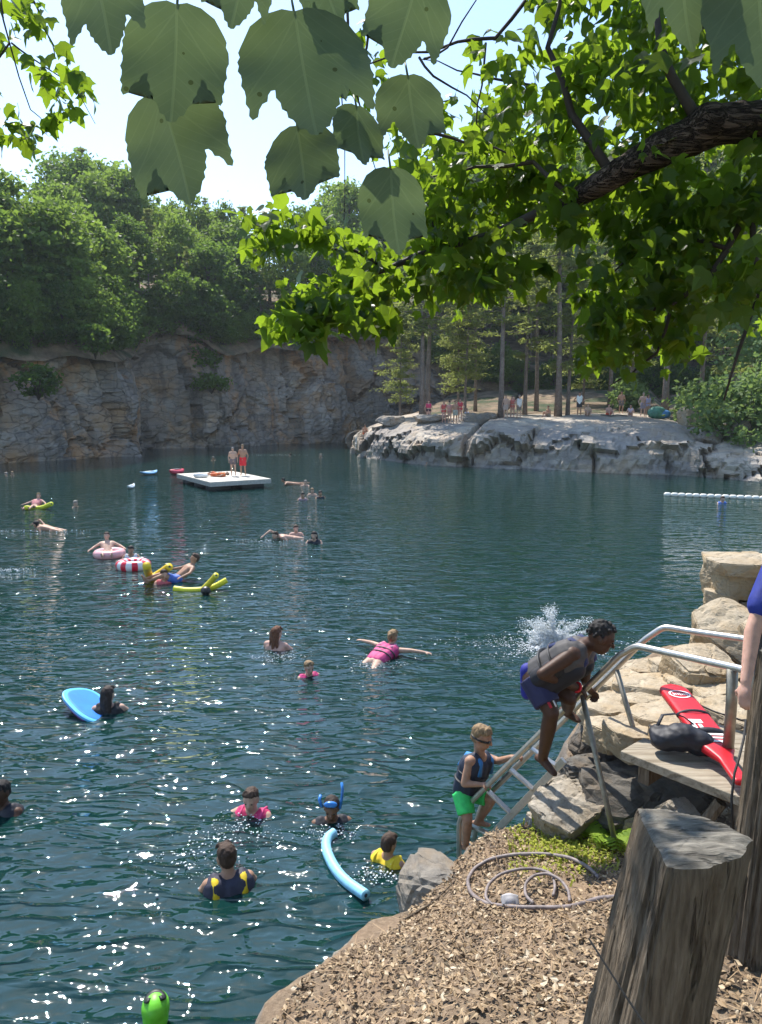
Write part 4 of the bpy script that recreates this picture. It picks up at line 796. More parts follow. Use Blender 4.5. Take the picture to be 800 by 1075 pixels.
def rescue_tube():
    p0, p1 = at_e(704, 722, 1.90), at_e(779, 822, 1.87); d = (p1-p0); L = d.length; x = d.normalized(); yv = Vector((0, 0, 1)).cross(x).normalized(); z = x.cross(yv)
    root = empty('rescue_tube', (p0+p1)/2, 'long red foam rescue tube with a white oval emblem lying on the deck', 'rescue tube'); Lb = L*.78
    def prof(u):                       # half width along the length
        if u < .07: return .098*math.sqrt(max(0, 1-((.07-u)/.07)**2))+.003
        if u < .72: return .098
        if u < .82: return .098-(.098-.04)*((u-.72)/.10)
        return .04 if u < .97 else .034
    V = []; n = 16; us = list(np.linspace(0, 1, 60))
    for u in us:
        hw = prof(u); h = .062 if u < .74 else .062-.03*min(1, (u-.74)/.1)
        for k in range(n):
            a = 2*PI*k/n; ca, sa = math.cos(a), math.sin(a); sx = math.copysign(abs(ca)**.45, ca)*hw; sz = math.copysign(abs(sa)**.45, sa)*h*.5
            V.append(p0+x*(u*L)+yv*sx+z*(sz+.012*math.sin(u*PI)))
    F = [(i*n+k, i*n+(k+1) % n, (i+1)*n+(k+1) % n, (i+1)*n+k) for i in range(len(us)-1) for k in range(n)]+[tuple(range(n))[::-1], tuple(range((len(us)-1)*n, len(us)*n))]
    MB().add(V, F).build('body', M_red, root, True)
    top = lambda u, s, dz=.0: p0+x*(u*L)+yv*s+z*(.031+.012*math.sin(u*PI)+dz)
    mb = MB()                           # oval emblem: ring and a few strokes of lettering
    no = 40; ring = []
    for k in range(no):
        a = 2*PI*k/no
        ring += [top(.155+.052*math.cos(a), .073*math.sin(a), .003), top(.155+.041*math.cos(a), .060*math.sin(a), .003)]
    mb.add(ring, [(2*k, 2*k+1, (2*k+3) % (2*no), (2*k+2) % (2*no)) for k in range(no)])
    for k in range(7):
        s0 = -.046+.0145*k; hh = .018 if k in (0, 3, 6) else .012; mb.add([top(.155-hh, s0, .003), top(.155-hh, s0+.007, .003), top(.155+hh, s0+.010, .003), top(.155+hh, s0+.003, .003)], [(0, 1, 2, 3)])
        if k % 2 == 0: mb.add([top(.155-.003, s0+.0075, .003), top(.155-.003, s0+.0135, .003), top(.155+.003, s0+.0135, .003), top(.155+.003, s0+.0075, .003)], [(0, 1, 2, 3)])
    mb.build('emblem', M_white, root)
    mb = MB()                           # white lettering block seen in strips
    for (u0, u1, s0, s1) in [(.47, .51, -.075, .005), (.51, .575, -.075, -.05), (.52, .56, -.035, -.012), (.575, .60, -.075, .03), (.615, .635, -.07, .075), (.65, .665, -.06, .07), (.68, .70, -.07, .06), (.70, .745, .03, .055)]:
        mb.add([top(u0, s0, .003), top(u0, s1, .003), top(u1, s1, .003), top(u1, s0, .003)], [(0, 1, 2, 3)])
    mb.build('lettering', M_white, root)
    for u in (.385, .60):
        mb = MB(); P = [p0+x*(u*L)+yv*(.105*math.cos(a))+z*(.005+.040*math.sin(a)+.012*math.sin(u*PI)) for a in np.linspace(-.3, PI+.3, 15)]; mb.tube(P, .010 if u < .5 else .02, 8, flat=.4); mb.build('strap', M_black, root, True)
rescue_tube()
def bag():
    c = at_e(716, 782, 1.86); root = empty('gear_bag', c, 'slumped black gear bag leaning on the red rescue tube', 'bag'); mb = MB(); r = random.Random(4)
    w_ = 4.35/FPX
    for dx, dy, dz, a, b, h in [(-16, .02, .03, .10, .09, .075), (-2, .0, .045, .12, .10, .09), (12, -.03, .03, .10, .09, .075), (24, -.06, .01, .07, .06, .05), (-22, .06, .05, .06, .06, .06)]: mb.ell(c+Vector((dx*w_, dy, dz)), (a, b, h))
    o = mb.remesh('body', M_black, .012, 5, root)
    P = np.array([tuple(v.co) for v in o.data.vertices]); d = .026*fbm(P*np.array([9, 9, 14]), 3)
    for v, q in zip(o.data.vertices, d): v.co += v.normal*float(q)
    mb = MB(); s = [(-24, .05, .10), (-14, .12, .14), (2, .16, .13), (14, .18, .10), (22, .14, .07)]; mb.tube([c+Vector((a*w_, b, h)) for a, b, h in s], .011, 8, flat=.4); mb.build('strap', M_black, root, True)
    mb = MB(); mb.tube([c+Vector((26*w_, -.10, .0)), c+Vector((30*w_, -.13, -.03)), c+Vector((34*w_, -.12, -.05))], [.012, .016, .01], 8); mb.build('buckle', pm('pale_buckle', (.55, .5, .42), .4), root, True)
bag()
def cords():
    mb = MB(); P = [at_e(728, 737, 1.86), at_e(750, 747, 1.85), at_e(778, 756, 1.87), at_z(783, 756, 3.7), at_z(781, 775, 3.5), at_z(776, 795, 3.3), at_z(771, 812, 3.25), at_z(768, 838, 3.2), at_z(770, 880, 3.2)]; mb.tube(P, .006, 8)
    tag(mb.build('cord', M_rope, None, True), 'thin black cord running from the rescue tube past the tall post', 'cord')
    mb = MB(); path = [(650, 944, .0), (630, 948, .02), (600, 956, .01), (570, 958, .02), (540, 956, .01), (510, 951, 0), (494, 943, .02), (490, 930, .03), (498, 917, .03), (515, 907, .03), (540, 902.5, .03), (570, 902, .03), (598, 906, .03), (618, 915, .02), (631, 926, .0)]
    def run(pts, r):
        P = []
        for i in range(len(pts)-1):
            for k in range(6):
                f = k/6; p = ghit(pts[i][0]+(pts[i+1][0]-pts[i][0])*f, pts[i][1]+(pts[i+1][1]-pts[i][1])*f); p.z += r+pts[i][2]+(pts[i+1][2]-pts[i][2])*f; P.append(p)
        for _ in range(4): P = [P[0]]+[(P[i-1]+P[i]*2+P[i+1])/4 for i in range(1, len(P)-1)]+[P[-1]]
        return P
    h1 = run(path, .012); h2 = run([(518, 954, .01), (509, 947, .02), (512, 936, .04), (525, 926, .05), (545, 921, .05), (566, 921, .05), (580, 927, .05), (583, 938, .03), (580, 946, .01)], .01)
    h3 = run([(560, 955, .03), (551, 948, .04), (551, 938, .06), (560, 931, .07), (575, 929, .07), (588, 934, .06), (597, 943, .04), (598, 953, .02)], .01)
    root = empty('garden_hose', ghit(545, 945), 'old grey garden hose coiled on the leaf litter', 'hose'); m = pm('grey_rubber_hose', (.22, .18, .17), .6, .35, 30, .3, .003)
    a = MB(); a.tube(h1, .0125, 10); a.build('coil', m, root, True); a = MB(); a.tube(h2, .0095, 10); a.build('coil', m, root, True); a = MB(); a.tube(h3, .0095, 10); a.build('coil', m, root, True)
    c = ghit(535, 951); mb = MB(); mb.ell(c+Vector((0, 0, .035)), (.055, .045, .04))
    for k in range(-4, 5): mb.tube([c+Vector((.012*k, -.045, .02+.012*abs(k) % .02)), c+Vector((.012*k, 0, .078-.0006*k*k)), c+Vector((.012*k, .045, .02))], .005, 6)
    mb.remesh('nozzle', pm('worn_grey_plastic', (.42, .40, .40), .6), .006, 2, root)
    mb = MB(); mb.tube([ghit(420, 970)+Vector((0, 0, .012)), ghit(455, 950)+Vector((0, 0, .02)), ghit(480, 925)+Vector((0, 0, .02))], [.008, .007, .004], 6); tag(mb.build('stick', M_post, None, True), 'thin bare stick lying on the litter left of the hose', 'stick')
    mb = MB(); mb.tube([ghit(605, 962)+Vector((0, 0, .012)), ghit(628, 955)+Vector((0, 0, .02)), ghit(650, 945)+Vector((0, 0, .03))], [.004, .006, .007], 6); tag(mb.build('stick', M_post, None, True), 'brown stick lying between the hose and the thick post', 'stick')
cords()
# ================================================================== litter, weeds, fern
def litter():
    r = np.random.default_rng(5); n = 60000; X = r.uniform(-1.6, 3.2, n); Y = r.uniform(1.0, 6.6, n); sd = poly_sd(X, Y); den = fbm(np.stack([X*1.7, Y*1.7, 0*X], 1), 4); k = (sd > .17-.10*np.clip((Y-4.4), 0, 1)+.26*den) & (r.random(n) < np.clip(.9+1.2*den, .2, 1)); X, Y = X[k], Y[k]; Z = gz(X, Y)
    keep = (Y-.2*X > 0); n = len(X); C = np.stack([X, Y, Z+.008+.012*r.random(n)], 1); s = .007+.017*r.random(n)**1.8
    nr = r.normal(size=(n, 3))*.3; nr[:, 2] += 1; nr /= np.linalg.norm(nr, axis=1)[:, None]; a = np.cross(nr, r.normal(size=(n, 3))); a /= np.linalg.norm(a, axis=1)[:, None]; b = np.cross(nr, a); s = s[:, None]
    V = np.stack([C-a*s, C-a*s*.3+b*s*.6+nr*s*.35, C+a*s*.45+b*s*.5+nr*s*.2, C+a*s+nr*s*.4, C+a*s*.4-b*s*.55+nr*s*.1, C-a*s*.35-b*s*.5+nr*s*.45], 1).reshape(-1, 3)
    i = np.arange(n)[:, None]*6; F = np.concatenate([i+np.array([[0, 1, 2]]), i+np.array([[0, 2, 3]]), i+np.array([[0, 3, 4]]), i+np.array([[0, 4, 5]])])
    m, t, bs = nt('dry_leaf'); g = N(t, 'ShaderNodeNewGeometry'); t.links.new(ramp(t, g.outputs['Random Per Island'], [(0, (.08, .052, .03)), (.3, (.20, .132, .074)), (.6, (.32, .22, .122)), (.9, (.44, .325, .195)), (1, (.55, .46, .33))]), bs.inputs['Base Color']); bs.inputs['Roughness'].default_value = .7
    o = link('leaf_litter', np_mesh('leaf_litter', V, F, m, False)); tag(o, 'dry brown leaves and bark flakes covering the bank', 'leaf litter', kind='stuff')
    n = 2600; X = r.uniform(-1.4, 3.0, n); Y = r.uniform(1.2, 6.4, n); k = poly_sd(X, Y) > .2; X, Y = X[k], Y[k]; n = len(X); C = np.stack([X, Y, gz(X, Y)+.015], 1); an = r.uniform(0, 2*PI, n); L = .03+.06*r.random(n)
    d = np.stack([np.cos(an), np.sin(an), r.normal(size=n)*.22], 1)*L[:, None]; wv = np.stack([-np.sin(an), np.cos(an), 0*an], 1)*.0016
    V = np.stack([C-d-wv, C+d-wv, C+d+wv, C-d+wv], 1).reshape(-1, 3); o = link('pine_needles', np_mesh('pine_needles', V, np.arange(4*n).reshape(-1, 4), pm('straw', (.36, .24, .13), .7), False)); tag(o, 'straw coloured pine needles and thin twigs strewn over the bank', 'needle litter', kind='stuff')
    # low weeds and grass near the slab
    BL = []; FL = []
    for k in range(2300):
        px, py = r.normal(612, 44), r.normal(880, 24)
        if not (535 < px < 720 and 845 < py < 960): continue
        p = at_e(px, py, .8); x, y = p.x, p.y
        if poly_sd(np.array([x]), np.array([y]))[0] < .05: continue
        z = gzs(x, y); h = .02+.05*r.random()**1.5; an = r.uniform(0, 2*PI); w_ = .004+.006*r.random(); dx, dy = math.cos(an)*h*.9, math.sin(an)*h*.9; b0 = len(BL)
        BL += [(x-dy*w_/h, y+dx*w_/h, z), (x+dy*w_/h, y-dx*w_/h, z), (x+dx*.45+dy*w_/h, y+dy*.45-dx*w_/h, z+h*.75), (x+dx*.45-dy*w_/h, y+dy*.45+dx*w_/h, z+h*.75), (x+dx, y+dy, z+h*.8)]
        FL += [(b0, b0+1, b0+2), (b0, b0+2, b0+3), (b0+3, b0+2, b0+4)]
    o = link('grass', np_mesh('grass', BL, FL, leafmat('weed_blades', (.20, .25, .03), (.48, .50, .10), (.6, .68, .08), .45), False)); tag(o, 'short yellow green grass and weeds beside the triangular slab', 'grass', kind='stuff')
    for k, (px, py, sc, lab) in enumerate([(641, 886, 1.0, 'bright green fern growing against the thick wooden post'), (622, 874, .8, 'smaller fern fronds in front of the railing leg')]):
        p = at_e(px, py, .8); x, y = p.x, p.y; z = gzs(x, y); root = empty('fern_plant', (x, y, z), lab, 'fern', 'ferns by the post'); rr = random.Random(k+2)
        mf = leafmat('fern_frond', (.16, .28, .03), (.34, .48, .07), (.5, .65, .08), .5)
        for f in range(13):
            an = rr.uniform(0, 2*PI); L = sc*rr.uniform(.16, .30); mb = MB(); pts = []
            for u in np.linspace(0, 1, 9): pts.append(Vector((x+math.cos(an)*L*u*.8, y+math.sin(an)*L*u*.8, z+L*(1.1*u-.75*u*u))))
            mb.tube(pts, [.003*(1-.7*u) for u in np.linspace(0, 1, 9)], 4)
            for i in range(1, 9):
                for s in (-1, 1):
                    b = pts[i]; l = L*.30*math.sin(PI*(.12+.8*i/9)); d = Vector((-math.sin(an)*s+.5*math.cos(an), math.cos(an)*s+.5*math.sin(an), -.15))*l; wd = Vector((math.cos(an), math.sin(an), .2))*L*.055
                    mb.add([b-wd, b+d*.5-wd*1.1, b+d, b+d*.5+wd*1.1, b+wd], [(0, 1, 2), (0, 2, 3), (0, 3, 4)])
            mb.build('frond', mf, root)
litter()
# ================================================================== people
def skin(tone):
    T = {'dark': (.085, .042, .026), 'brown': (.20, .105, .065), 'tan': (.40, .23, .15), 'fair': (.52, .33, .24), 'pink': (.58, .34, .26)}
    c = T[tone]; key = 'skin_'+tone
    if key in _M: return _M[key]
    m = pm(key, c, .55, .14, 22, .12, .001); b = m.node_tree.nodes['Principled BSDF']
    b.inputs['Specular IOR Level'].default_value = .3; b.inputs['Subsurface Weight'].default_value = .08; b.inputs['Subsurface Radius'].default_value = (.02, .008, .004); b.inputs['Subsurface Scale'].default_value = .5
    _M[key] = m; return m
HAIRC = {'black': (.012, .009, .008), 'brown': (.055, .03, .017), 'light': (.26, .17, .085), 'red': (.13, .05, .022), 'grey': (.25, .22, .19), 'wet': (.03, .018, .012)}
def cloth(c, rough=.7): return pm('cloth_%02x%02x%02x' % tuple(int(x*255) for x in c), c, rough, .16, 18, .3, .003)
def hairm(h): return pm('hair_'+h, HAIRC[h], .75, .35, 60, .8, .006, 0, (1, 1, .3))
def frame(f, u):
    f = Vector(f).normalized(); u = Vector(u); u = (u-f*u.dot(f)).normalized(); r = f.cross(u); return Matrix((r, f, u)).transposed()   # columns right, front, up
def hand(mb, w, d, palm, k, curl=.6, fine=True):
    d = d.normalized(); palm = (palm-d*palm.dot(d)).normalized(); s = d.cross(palm)
    mb.ell(w+d*.045*k, (.020*k, .048*k, .036*k), Matrix((palm, d, s)).transposed(), 10, 7)
    for i, (o, L) in enumerate([(-.028, .062), (-.010, .072), (.009, .068), (.027, .054)]):
        a = w+d*.080*k+s*o*k; c = curl; q1 = (d*math.cos(c*.7)+palm*math.sin(c*.7)); q2 = (d*math.cos(c*1.9)+palm*math.sin(c*1.9)); q3 = (d*math.cos(c*2.8)+palm*math.sin(c*2.8))
        p1 = a+q1*L*.48*k; p2 = p1+q2*L*.34*k; p3 = p2+q3*L*.26*k; r = .0092*k if fine else .011*k
        mb.capsule(a-d*.02*k, p1, r*1.05, r, 7); mb.capsule(p1, p2, r, r*.95, 7); mb.capsule(p2, p3, r*.95, r*.8, 7)
    t0 = w+d*.03*k-s*.026*k; t1 = t0+(d*.55-s*.75+palm*.35).normalized()*.036*k; t2 = t1+(d*.75-s*.15+palm*.7).normalized()*.032*k
    mb.capsule(t0, t1, .0125*k, .0105*k, 7); mb.capsule(t1, t2, .0105*k, .0085*k, 7)
def head_shape(mb, c, M, k):
    p = lambda x, y, z: c+M @ Vector((x*k, y*k, z*k))
    mb.ell(p(0, -.008, .022), (.074*k, .094*k, .092*k), M, 18, 12); mb.ell(p(0, .022, -.045), (.056*k, .066*k, .070*k), M, 14, 10); mb.ell(p(0, .05, -.088), (.027*k, .027*k, .024*k), M, 10, 7)
    mb.capsule(p(0, .086, .012), p(0, .106, -.026), .010*k, .0145*k, 8); mb.capsule(p(-.045, .068, .024), p(.045, .068, .024), .014*k, .014*k, 8)
    mb.ell(p(0, .078, -.058), (.024*k, .016*k, .008*k), M, 10, 6); mb.ell(p(0, .076, -.068), (.021*k, .016*k, .008*k), M, 10, 6)
    for s in (-1, 1): mb.ell(p(.076*s, -.008, -.004), (.010*k, .022*k, .034*k), M, 8, 7); mb.ell(p(.036*s, .060, -.02), (.020*k, .02*k, .018*k), M, 8, 6)
def hair_shape(name, mat, c, M, k, style, parent, seed=0, vox=.009):
    mb = MB(); p = lambda x, y, z: c+M @ Vector((x*k, y*k, z*k)); r = random.Random(seed)
    if style == 'curly':
        for i in range(150):
            d = Vector((r.gauss(0, 1), r.gauss(0, 1), r.gauss(0, 1))).normalized()
            if d.y > .50 and d.z < .55 or d.z < -.30 or (d.y > .05 and d.z < .12): continue
            q = p(d.x*.078, d.y*.098-.01, d.z*.098+.028); mb.ell(q, (.0145*k,)*3, None, 7, 5)
        mb.ell(p(0, -.022, .048), (.076*k, .088*k, .078*k), M, 14, 9)
    else:
        mb.ell(p(0, -.022, .043), (.079*k, .090*k, .081*k), M, 16, 10); mb.ell(p(0, -.045, .0), (.072*k, .062*k, .075*k), M, 12, 8)
        for i in range(26):
            a = r.uniform(-1.2, 1.2); mb.capsule(p(.05*math.sin(a), .03, .115), p(.08*math.sin(a), .03+.045*math.cos(a), .085-.01*r.random()), .012*k, .007*k, 6)
        if style in ('long', 'wetlong'):
            for i in range(16):
                a = r.uniform(-1.3, 1.3); x = .07*math.sin(a); y = -.03-.055*math.cos(a); mb.capsule(p(x, y, .04), p(x*1.15, y-.012, -.09), .022*k, .018*k, 7); mb.capsule(p(x*1.15, y-.012, -.09), p(x*1.1, y-.01, -.19-.05*r.random()), .018*k, .009*k, 7)
        if style == 'tail': mb.ell(p(0, -.115, .05), (.026*k,)*3); mb.capsule(p(0, -.125, .045), p(.01, -.15, -.07), .024*k, .010*k, 8)
    o = mb.remesh('hair', mat, vox*.62 if style == 'curly' else vox, 0 if style == 'curly' else 1, parent)
    if vox < .013 and style != 'curly':
        P = np.array([tuple(v.co) for v in o.data.vertices]); d = .010*k*fbm(P*np.array([70, 70, 18])+seed, 3)
        for v, q in zip(o.data.vertices, d): v.co += v.normal*float(q)
    return o
def figure(root, J, k, tone, hair, hstyle, face, up=(0, 0, 1), vest=None, vest2=None, shorts=None, top=None, vox=.013, hands=None, headk=None, legs=True, seed=0, extra=None, bare_feet=True, full=1.0):
    J = {a: Vector(b) for a, b in J.items()}; M = frame(face, up); hk = headk or k; mb = MB(); C = mb.capsule
    sh, hp = (J['shL']+J['shR'])/2, (J['hpL']+J['hpR'])/2; spine = (sh-hp).normalized(); across = (J['shR']-J['shL']).normalized(); fwd = spine.cross(across)
    if 'head' in J:
        head_shape(mb, J['head'], M, hk); C(J['neck'], J['head']-M @ Vector((0, .015, .045))*hk, .058*k, .050*hk); C(J['neck'], sh, .06*k, .08*k)
    mid = hp.lerp(sh, .5)
    for s in ('L', 'R'):
        S, E, W, H = J['sh'+s], J['el'+s], J['wr'+s], J['hp'+s]; sg = -1 if s == 'L' else 1
        C(S, sh+spine*.02*k, .062*k, .066*k); C(S.lerp(sh, .35)-spine*.06*k, hp.lerp(H, .55)+spine*.10*k, .098*k, .092*k); C(H+spine*.05*k, hp, .098*k, .10*k)
        C(S, E, .056*k, .040*k); C(E, W, .041*k, .027*k); mb.ell(S.lerp(E, .38), (.048*k,)*3)
        hd, pl = (hands or {}).get(s, (None, None)); hd = Vector(hd) if hd is not None else (W-E).normalized(); pl = Vector(pl) if pl is not None else Vector((0, 0, -1))+across*.3
        hand(mb, W, hd, pl, k, (hands or {}).get('curl'+s, .35), vox < .011)
        if legs:
            Kn, A, T = J['kn'+s], J['an'+s], J['to'+s]
            C(H, H.lerp(Kn, .4), .094*k, .080*k); C(H.lerp(Kn, .4), Kn, .080*k, .056*k); calf = Kn.lerp(A, .32)
            C(Kn, calf, .053*k, .055*k); C(calf, A, .055*k, .034*k); C(A, T, .036*k, .026*k); hl = A-(T-A).normalized()*.045*k-(Kn-A).normalized()*.03*k; C(A, hl, .034*k, .028*k)
            for i in range(5): o = across*(i-2)*.014*k; C(T+o, T+o+(T-A).normalized()*(.028-.003*abs(i-1))*k, .013*k, .009*k, 6)
    C(sh-spine*.08*k, mid, .115*k, .108*k); C(mid, hp, .105*k, .11*k)
    mb.remesh('body', skin(tone), vox, 4, root)
    if 'head' in J and hstyle: hair_shape('hair', hairm(hair), J['head'], M, hk, hstyle, root, seed, max(.008, vox*.8))
    if 'head' in J and full >= 1:
        mb = MB(); p = lambda x, y, z: J['head']+M @ Vector((x*hk, y*hk, z*hk))
        for s in (-1, 1): mb.ell(p(.031*s, .0775, .002), (.0125*hk, .008*hk, .0075*hk), M, 8, 6)
        if extra != 'goggles':
            for nm, s in (('eye', -1), ('eye', 1)):
                e = MB(); e.ell(p(.031*s, .0785, .003), (.0125*hk, .007*hk, .006*hk), M, 8, 6); e.build('eye', pm('dark_eye', (.02, .014, .01), .2, .1), root, True)
    def torso(name, m, r0, r1, lo=.12, hi=1.0, sho=True, parent=root):
        mb = MB(); C = mb.capsule
        for s in ('L', 'R'):
            S, H = J['sh'+s], J['hp'+s]; a = H.lerp(S, lo); C(a.lerp(hp.lerp(sh, lo), .35), S.lerp(sh, .38)-spine*.05*k, r0*k, r1*k)
            if sho: C(S.lerp(sh, .42)-spine*.05*k, S.lerp(sh, .30)+spine*.045*k, r1*.8*k, .052*k)
        C(hp.lerp(sh, lo), sh-spine*.09*k, r0*1.05*k, r1*1.05*k)
        return mb.remesh(name, m, max(.010, vox), 3, parent)
    if vest:
        o = torso('life_vest', cloth(vest), .128, .132)
        if vest2:
            mb = MB()
            for s in ('L', 'R'):
                S = J['sh'+s].lerp(sh, .30); P = [S-fwd*.125*k-spine*.12*k, S-fwd*.09*k+spine*.035*k, S+spine*.072*k, S+fwd*.09*k+spine*.035*k, S+fwd*.135*k-spine*.10*k]
                mb2 = MB(); mb2.tube(P, .034*k, 8, flat=.5); mb2.build('shoulder_strap', cloth(vest2), o, True)
        for f in (.38, .62):
            c = hp.lerp(sh, f); P = [c+across*math.cos(a)*.245*k+fwd*math.sin(a)*.142*k for a in np.linspace(0, 2*PI, 25)]; mb = MB(); mb.tube(P, .016*k, 6, caps=False, flat=.5); mb.build('belt', pm('belt_webbing', (.02, .02, .022), .6), o, True)
    if top: torso('shirt' if len(top) == 4 else 'swim_top', cloth(top[:3]), .112, .116, .0 if len(top) == 4 else .5)
    if shorts:
        mb = MB(); C = mb.capsule; ln = .72 if len(shorts) < 4 else shorts[3]
        for s in ('L', 'R'):
            H, Kn = J['hp'+s], J['kn'+s]; e = H.lerp(Kn, ln); C(H+spine*.06*k, hp+spine*.05*k, .108*k, .115*k)
            n = 7; P = [H.lerp(Kn, f) for f in np.linspace(-.02, ln, n)]; mb.tube(P, [(.112-.018*f)*k for f in np.linspace(0, 1, n)], 14)
        mb.remesh('shorts' if ln > .3 else 'swim_bottom', cloth(shorts[:3]), max(.010, vox), 2, root)
    return M
def local(loc, head, k, D, tilt=0):
    Rz = Matrix.Rotation(head, 3, 'Z') @ Matrix.Rotation(tilt, 3, 'X'); L = Vector(loc); return {a: L+Rz @ (Vector(b)*k) for a, b in D.items()}
def pose(kind, r):
    j = lambda s=.02: r.uniform(-s, s)
    if kind == 'float':
        D = dict(head=(0, .03, .215), neck=(0, 0, .06), shL=(-.18, 0, .02), shR=(.18, 0, .02), hpL=(-.09, -.06, -.52), hpR=(.09, -.06, -.52), knL=(-.13, .12, -.9), knR=(.12, .2, -.88), anL=(-.13, -.1, -1.28), anR=(.12, -.05, -1.26), toL=(-.13, 0, -1.4), toR=(.12, .06, -1.38),
                 elL=(-.31, .14, -.15), elR=(.31, .14, -.15), wrL=(-.30, .38, -.12), wrR=(.32, .36, -.12))
    if kind == 'paddle':
        D = pose('float', r); D.update(elL=(-.31, .16, -.10), wrL=(-.30, .40, -.10), elR=(.40, .08, -.06), wrR=(.58, .18, -.05))
    if kind == 'star':
        D = dict(head=(0, .14, .20), neck=(0, .06, .07), shL=(-.18, 0, .03), shR=(.18, 0, .03), hpL=(-.09, -.5, -.02), hpR=(.09, -.5, -.02), knL=(-.14, -.86, -.06), knR=(.2, -.84, .0), anL=(-.1, -1.2, .02), anR=(.26, -1.2, .02), toL=(-.1, -1.38, .03), toR=(.27, -1.38, .03), elL=(-.44, .04, .04), elR=(.44, .06, .05), wrL=(-.68, .06, .03), wrR=(.70, .12, .04))
    if kind == 'crawl':
        D = pose('star', r); D.update(head=(0, .2, .1), elR=(.3, .26, .22), wrR=(.24, .52, .08), elL=(-.3, -.16, -.12), wrL=(-.26, -.4, -.1), hpL=(-.09, -.5, -.08), hpR=(.09, -.5, -.08), knL=(-.1, -.9, -.12), knR=(.1, -.9, -.12), anL=(-.1, -1.3, -.1), anR=(.1, -1.3, -.1), toL=(-.1, -1.45, -.1), toR=(.1, -1.45, -.1))
    if kind == 'stand':
        a, b = j(.08), j(.08)
        D = dict(head=(0, .02, 1.59), neck=(0, 0, 1.44), shL=(-.18, 0, 1.38), shR=(.18, 0, 1.38), hpL=(-.09, 0, .90), hpR=(.09, 0, .90), knL=(-.11, .03, .48), knR=(.10, .03+a, .48), anL=(-.12, -.02, .08), anR=(.11, -.02+a, .08), toL=(-.13, .12, .03), toR=(.12, .12+a, .03),
                 elL=(-.25-abs(a), -.03, 1.10), elR=(.25+abs(b), -.03, 1.10), wrL=(-.26, .12+b, .88), wrR=(.24, .1+a, .87))
    if kind == 'hips':
        D = pose('stand', r); D.update(elL=(-.36, -.08, 1.14), wrL=(-.18, .04, .96), elR=(.36, -.08, 1.14), wrR=(.18, .04, .96))
    if kind == 'sit':
        D = dict(head=(0, .06, .80), neck=(0, .02, .65), shL=(-.18, 0, .58), shR=(.18, 0, .58), hpL=(-.09, -.06, .11), hpR=(.09, -.06, .11), knL=(-.14, .34, .42), knR=(.14, .34, .42), anL=(-.13, .48, .06), anR=(.13, .48, .06), toL=(-.14, .62, .03), toR=(.14, .62, .03), elL=(-.26, .12, .36), elR=(.26, .12, .36), wrL=(-.14, .34, .40), wrR=(.14, .34, .40))
    if kind == 'lie':
        D = dict(head=(0, .74, .20), neck=(0, .60, .15), shL=(-.18, .54, .14), shR=(.18, .54, .14), hpL=(-.09, .04, .12), hpR=(.09, .04, .12), knL=(-.12, -.34, .26), knR=(.12, -.36, .12), anL=(-.12, -.7, .06), anR=(.12, -.76, .06), toL=(-.14, -.8, .14), toR=(.15, -.84, .16), elL=(-.36, .36, .08), elR=(.36, .40, .08), wrL=(-.36, .12, .06), wrR=(.30, .16, .06))
    if kind == 'recline':
        D = dict(head=(0, -.30, .44), neck=(0, -.24, .30), shL=(-.18, -.2, .24), shR=(.18, -.2, .24), hpL=(-.09, .2, -.05), hpR=(.09, .2, -.05), knL=(-.13, .56, .12), knR=(.13, .56, .10), anL=(-.13, .92, .02), anR=(.14, .94, .02), toL=(-.14, .98, .12), toR=(.16, 1.0, .12), elL=(-.38, -.06, .16), elR=(.38, -.06, .16), wrL=(-.5, .18, .12), wrR=(.5, .18, .12))
    return D
def person(kind, loc, heading, k, tone, hair, hstyle, label, group=None, lean=0, lookdz=-.12, seed=1, **kw):
    r = random.Random(seed); h = math.radians(heading); J = local(loc, h, k, pose(kind, r), lean); root = empty('person', loc, label, 'person', group)
    turn = h+math.radians(kw.pop('turn', r.uniform(-15, 15))); f = Vector((-math.sin(turn), math.cos(turn), lookdz))
    if kind == 'recline' or kind == 'lie': f = Vector((-math.sin(turn), math.cos(turn), .25 if kind == 'recline' else 1.0))
    up = (0, 0, 1) if kind != 'lie' else (-math.sin(h), math.cos(h), .4)
    figure(root, J, k, tone, hair, hstyle, f, up, seed=seed, **kw); return root
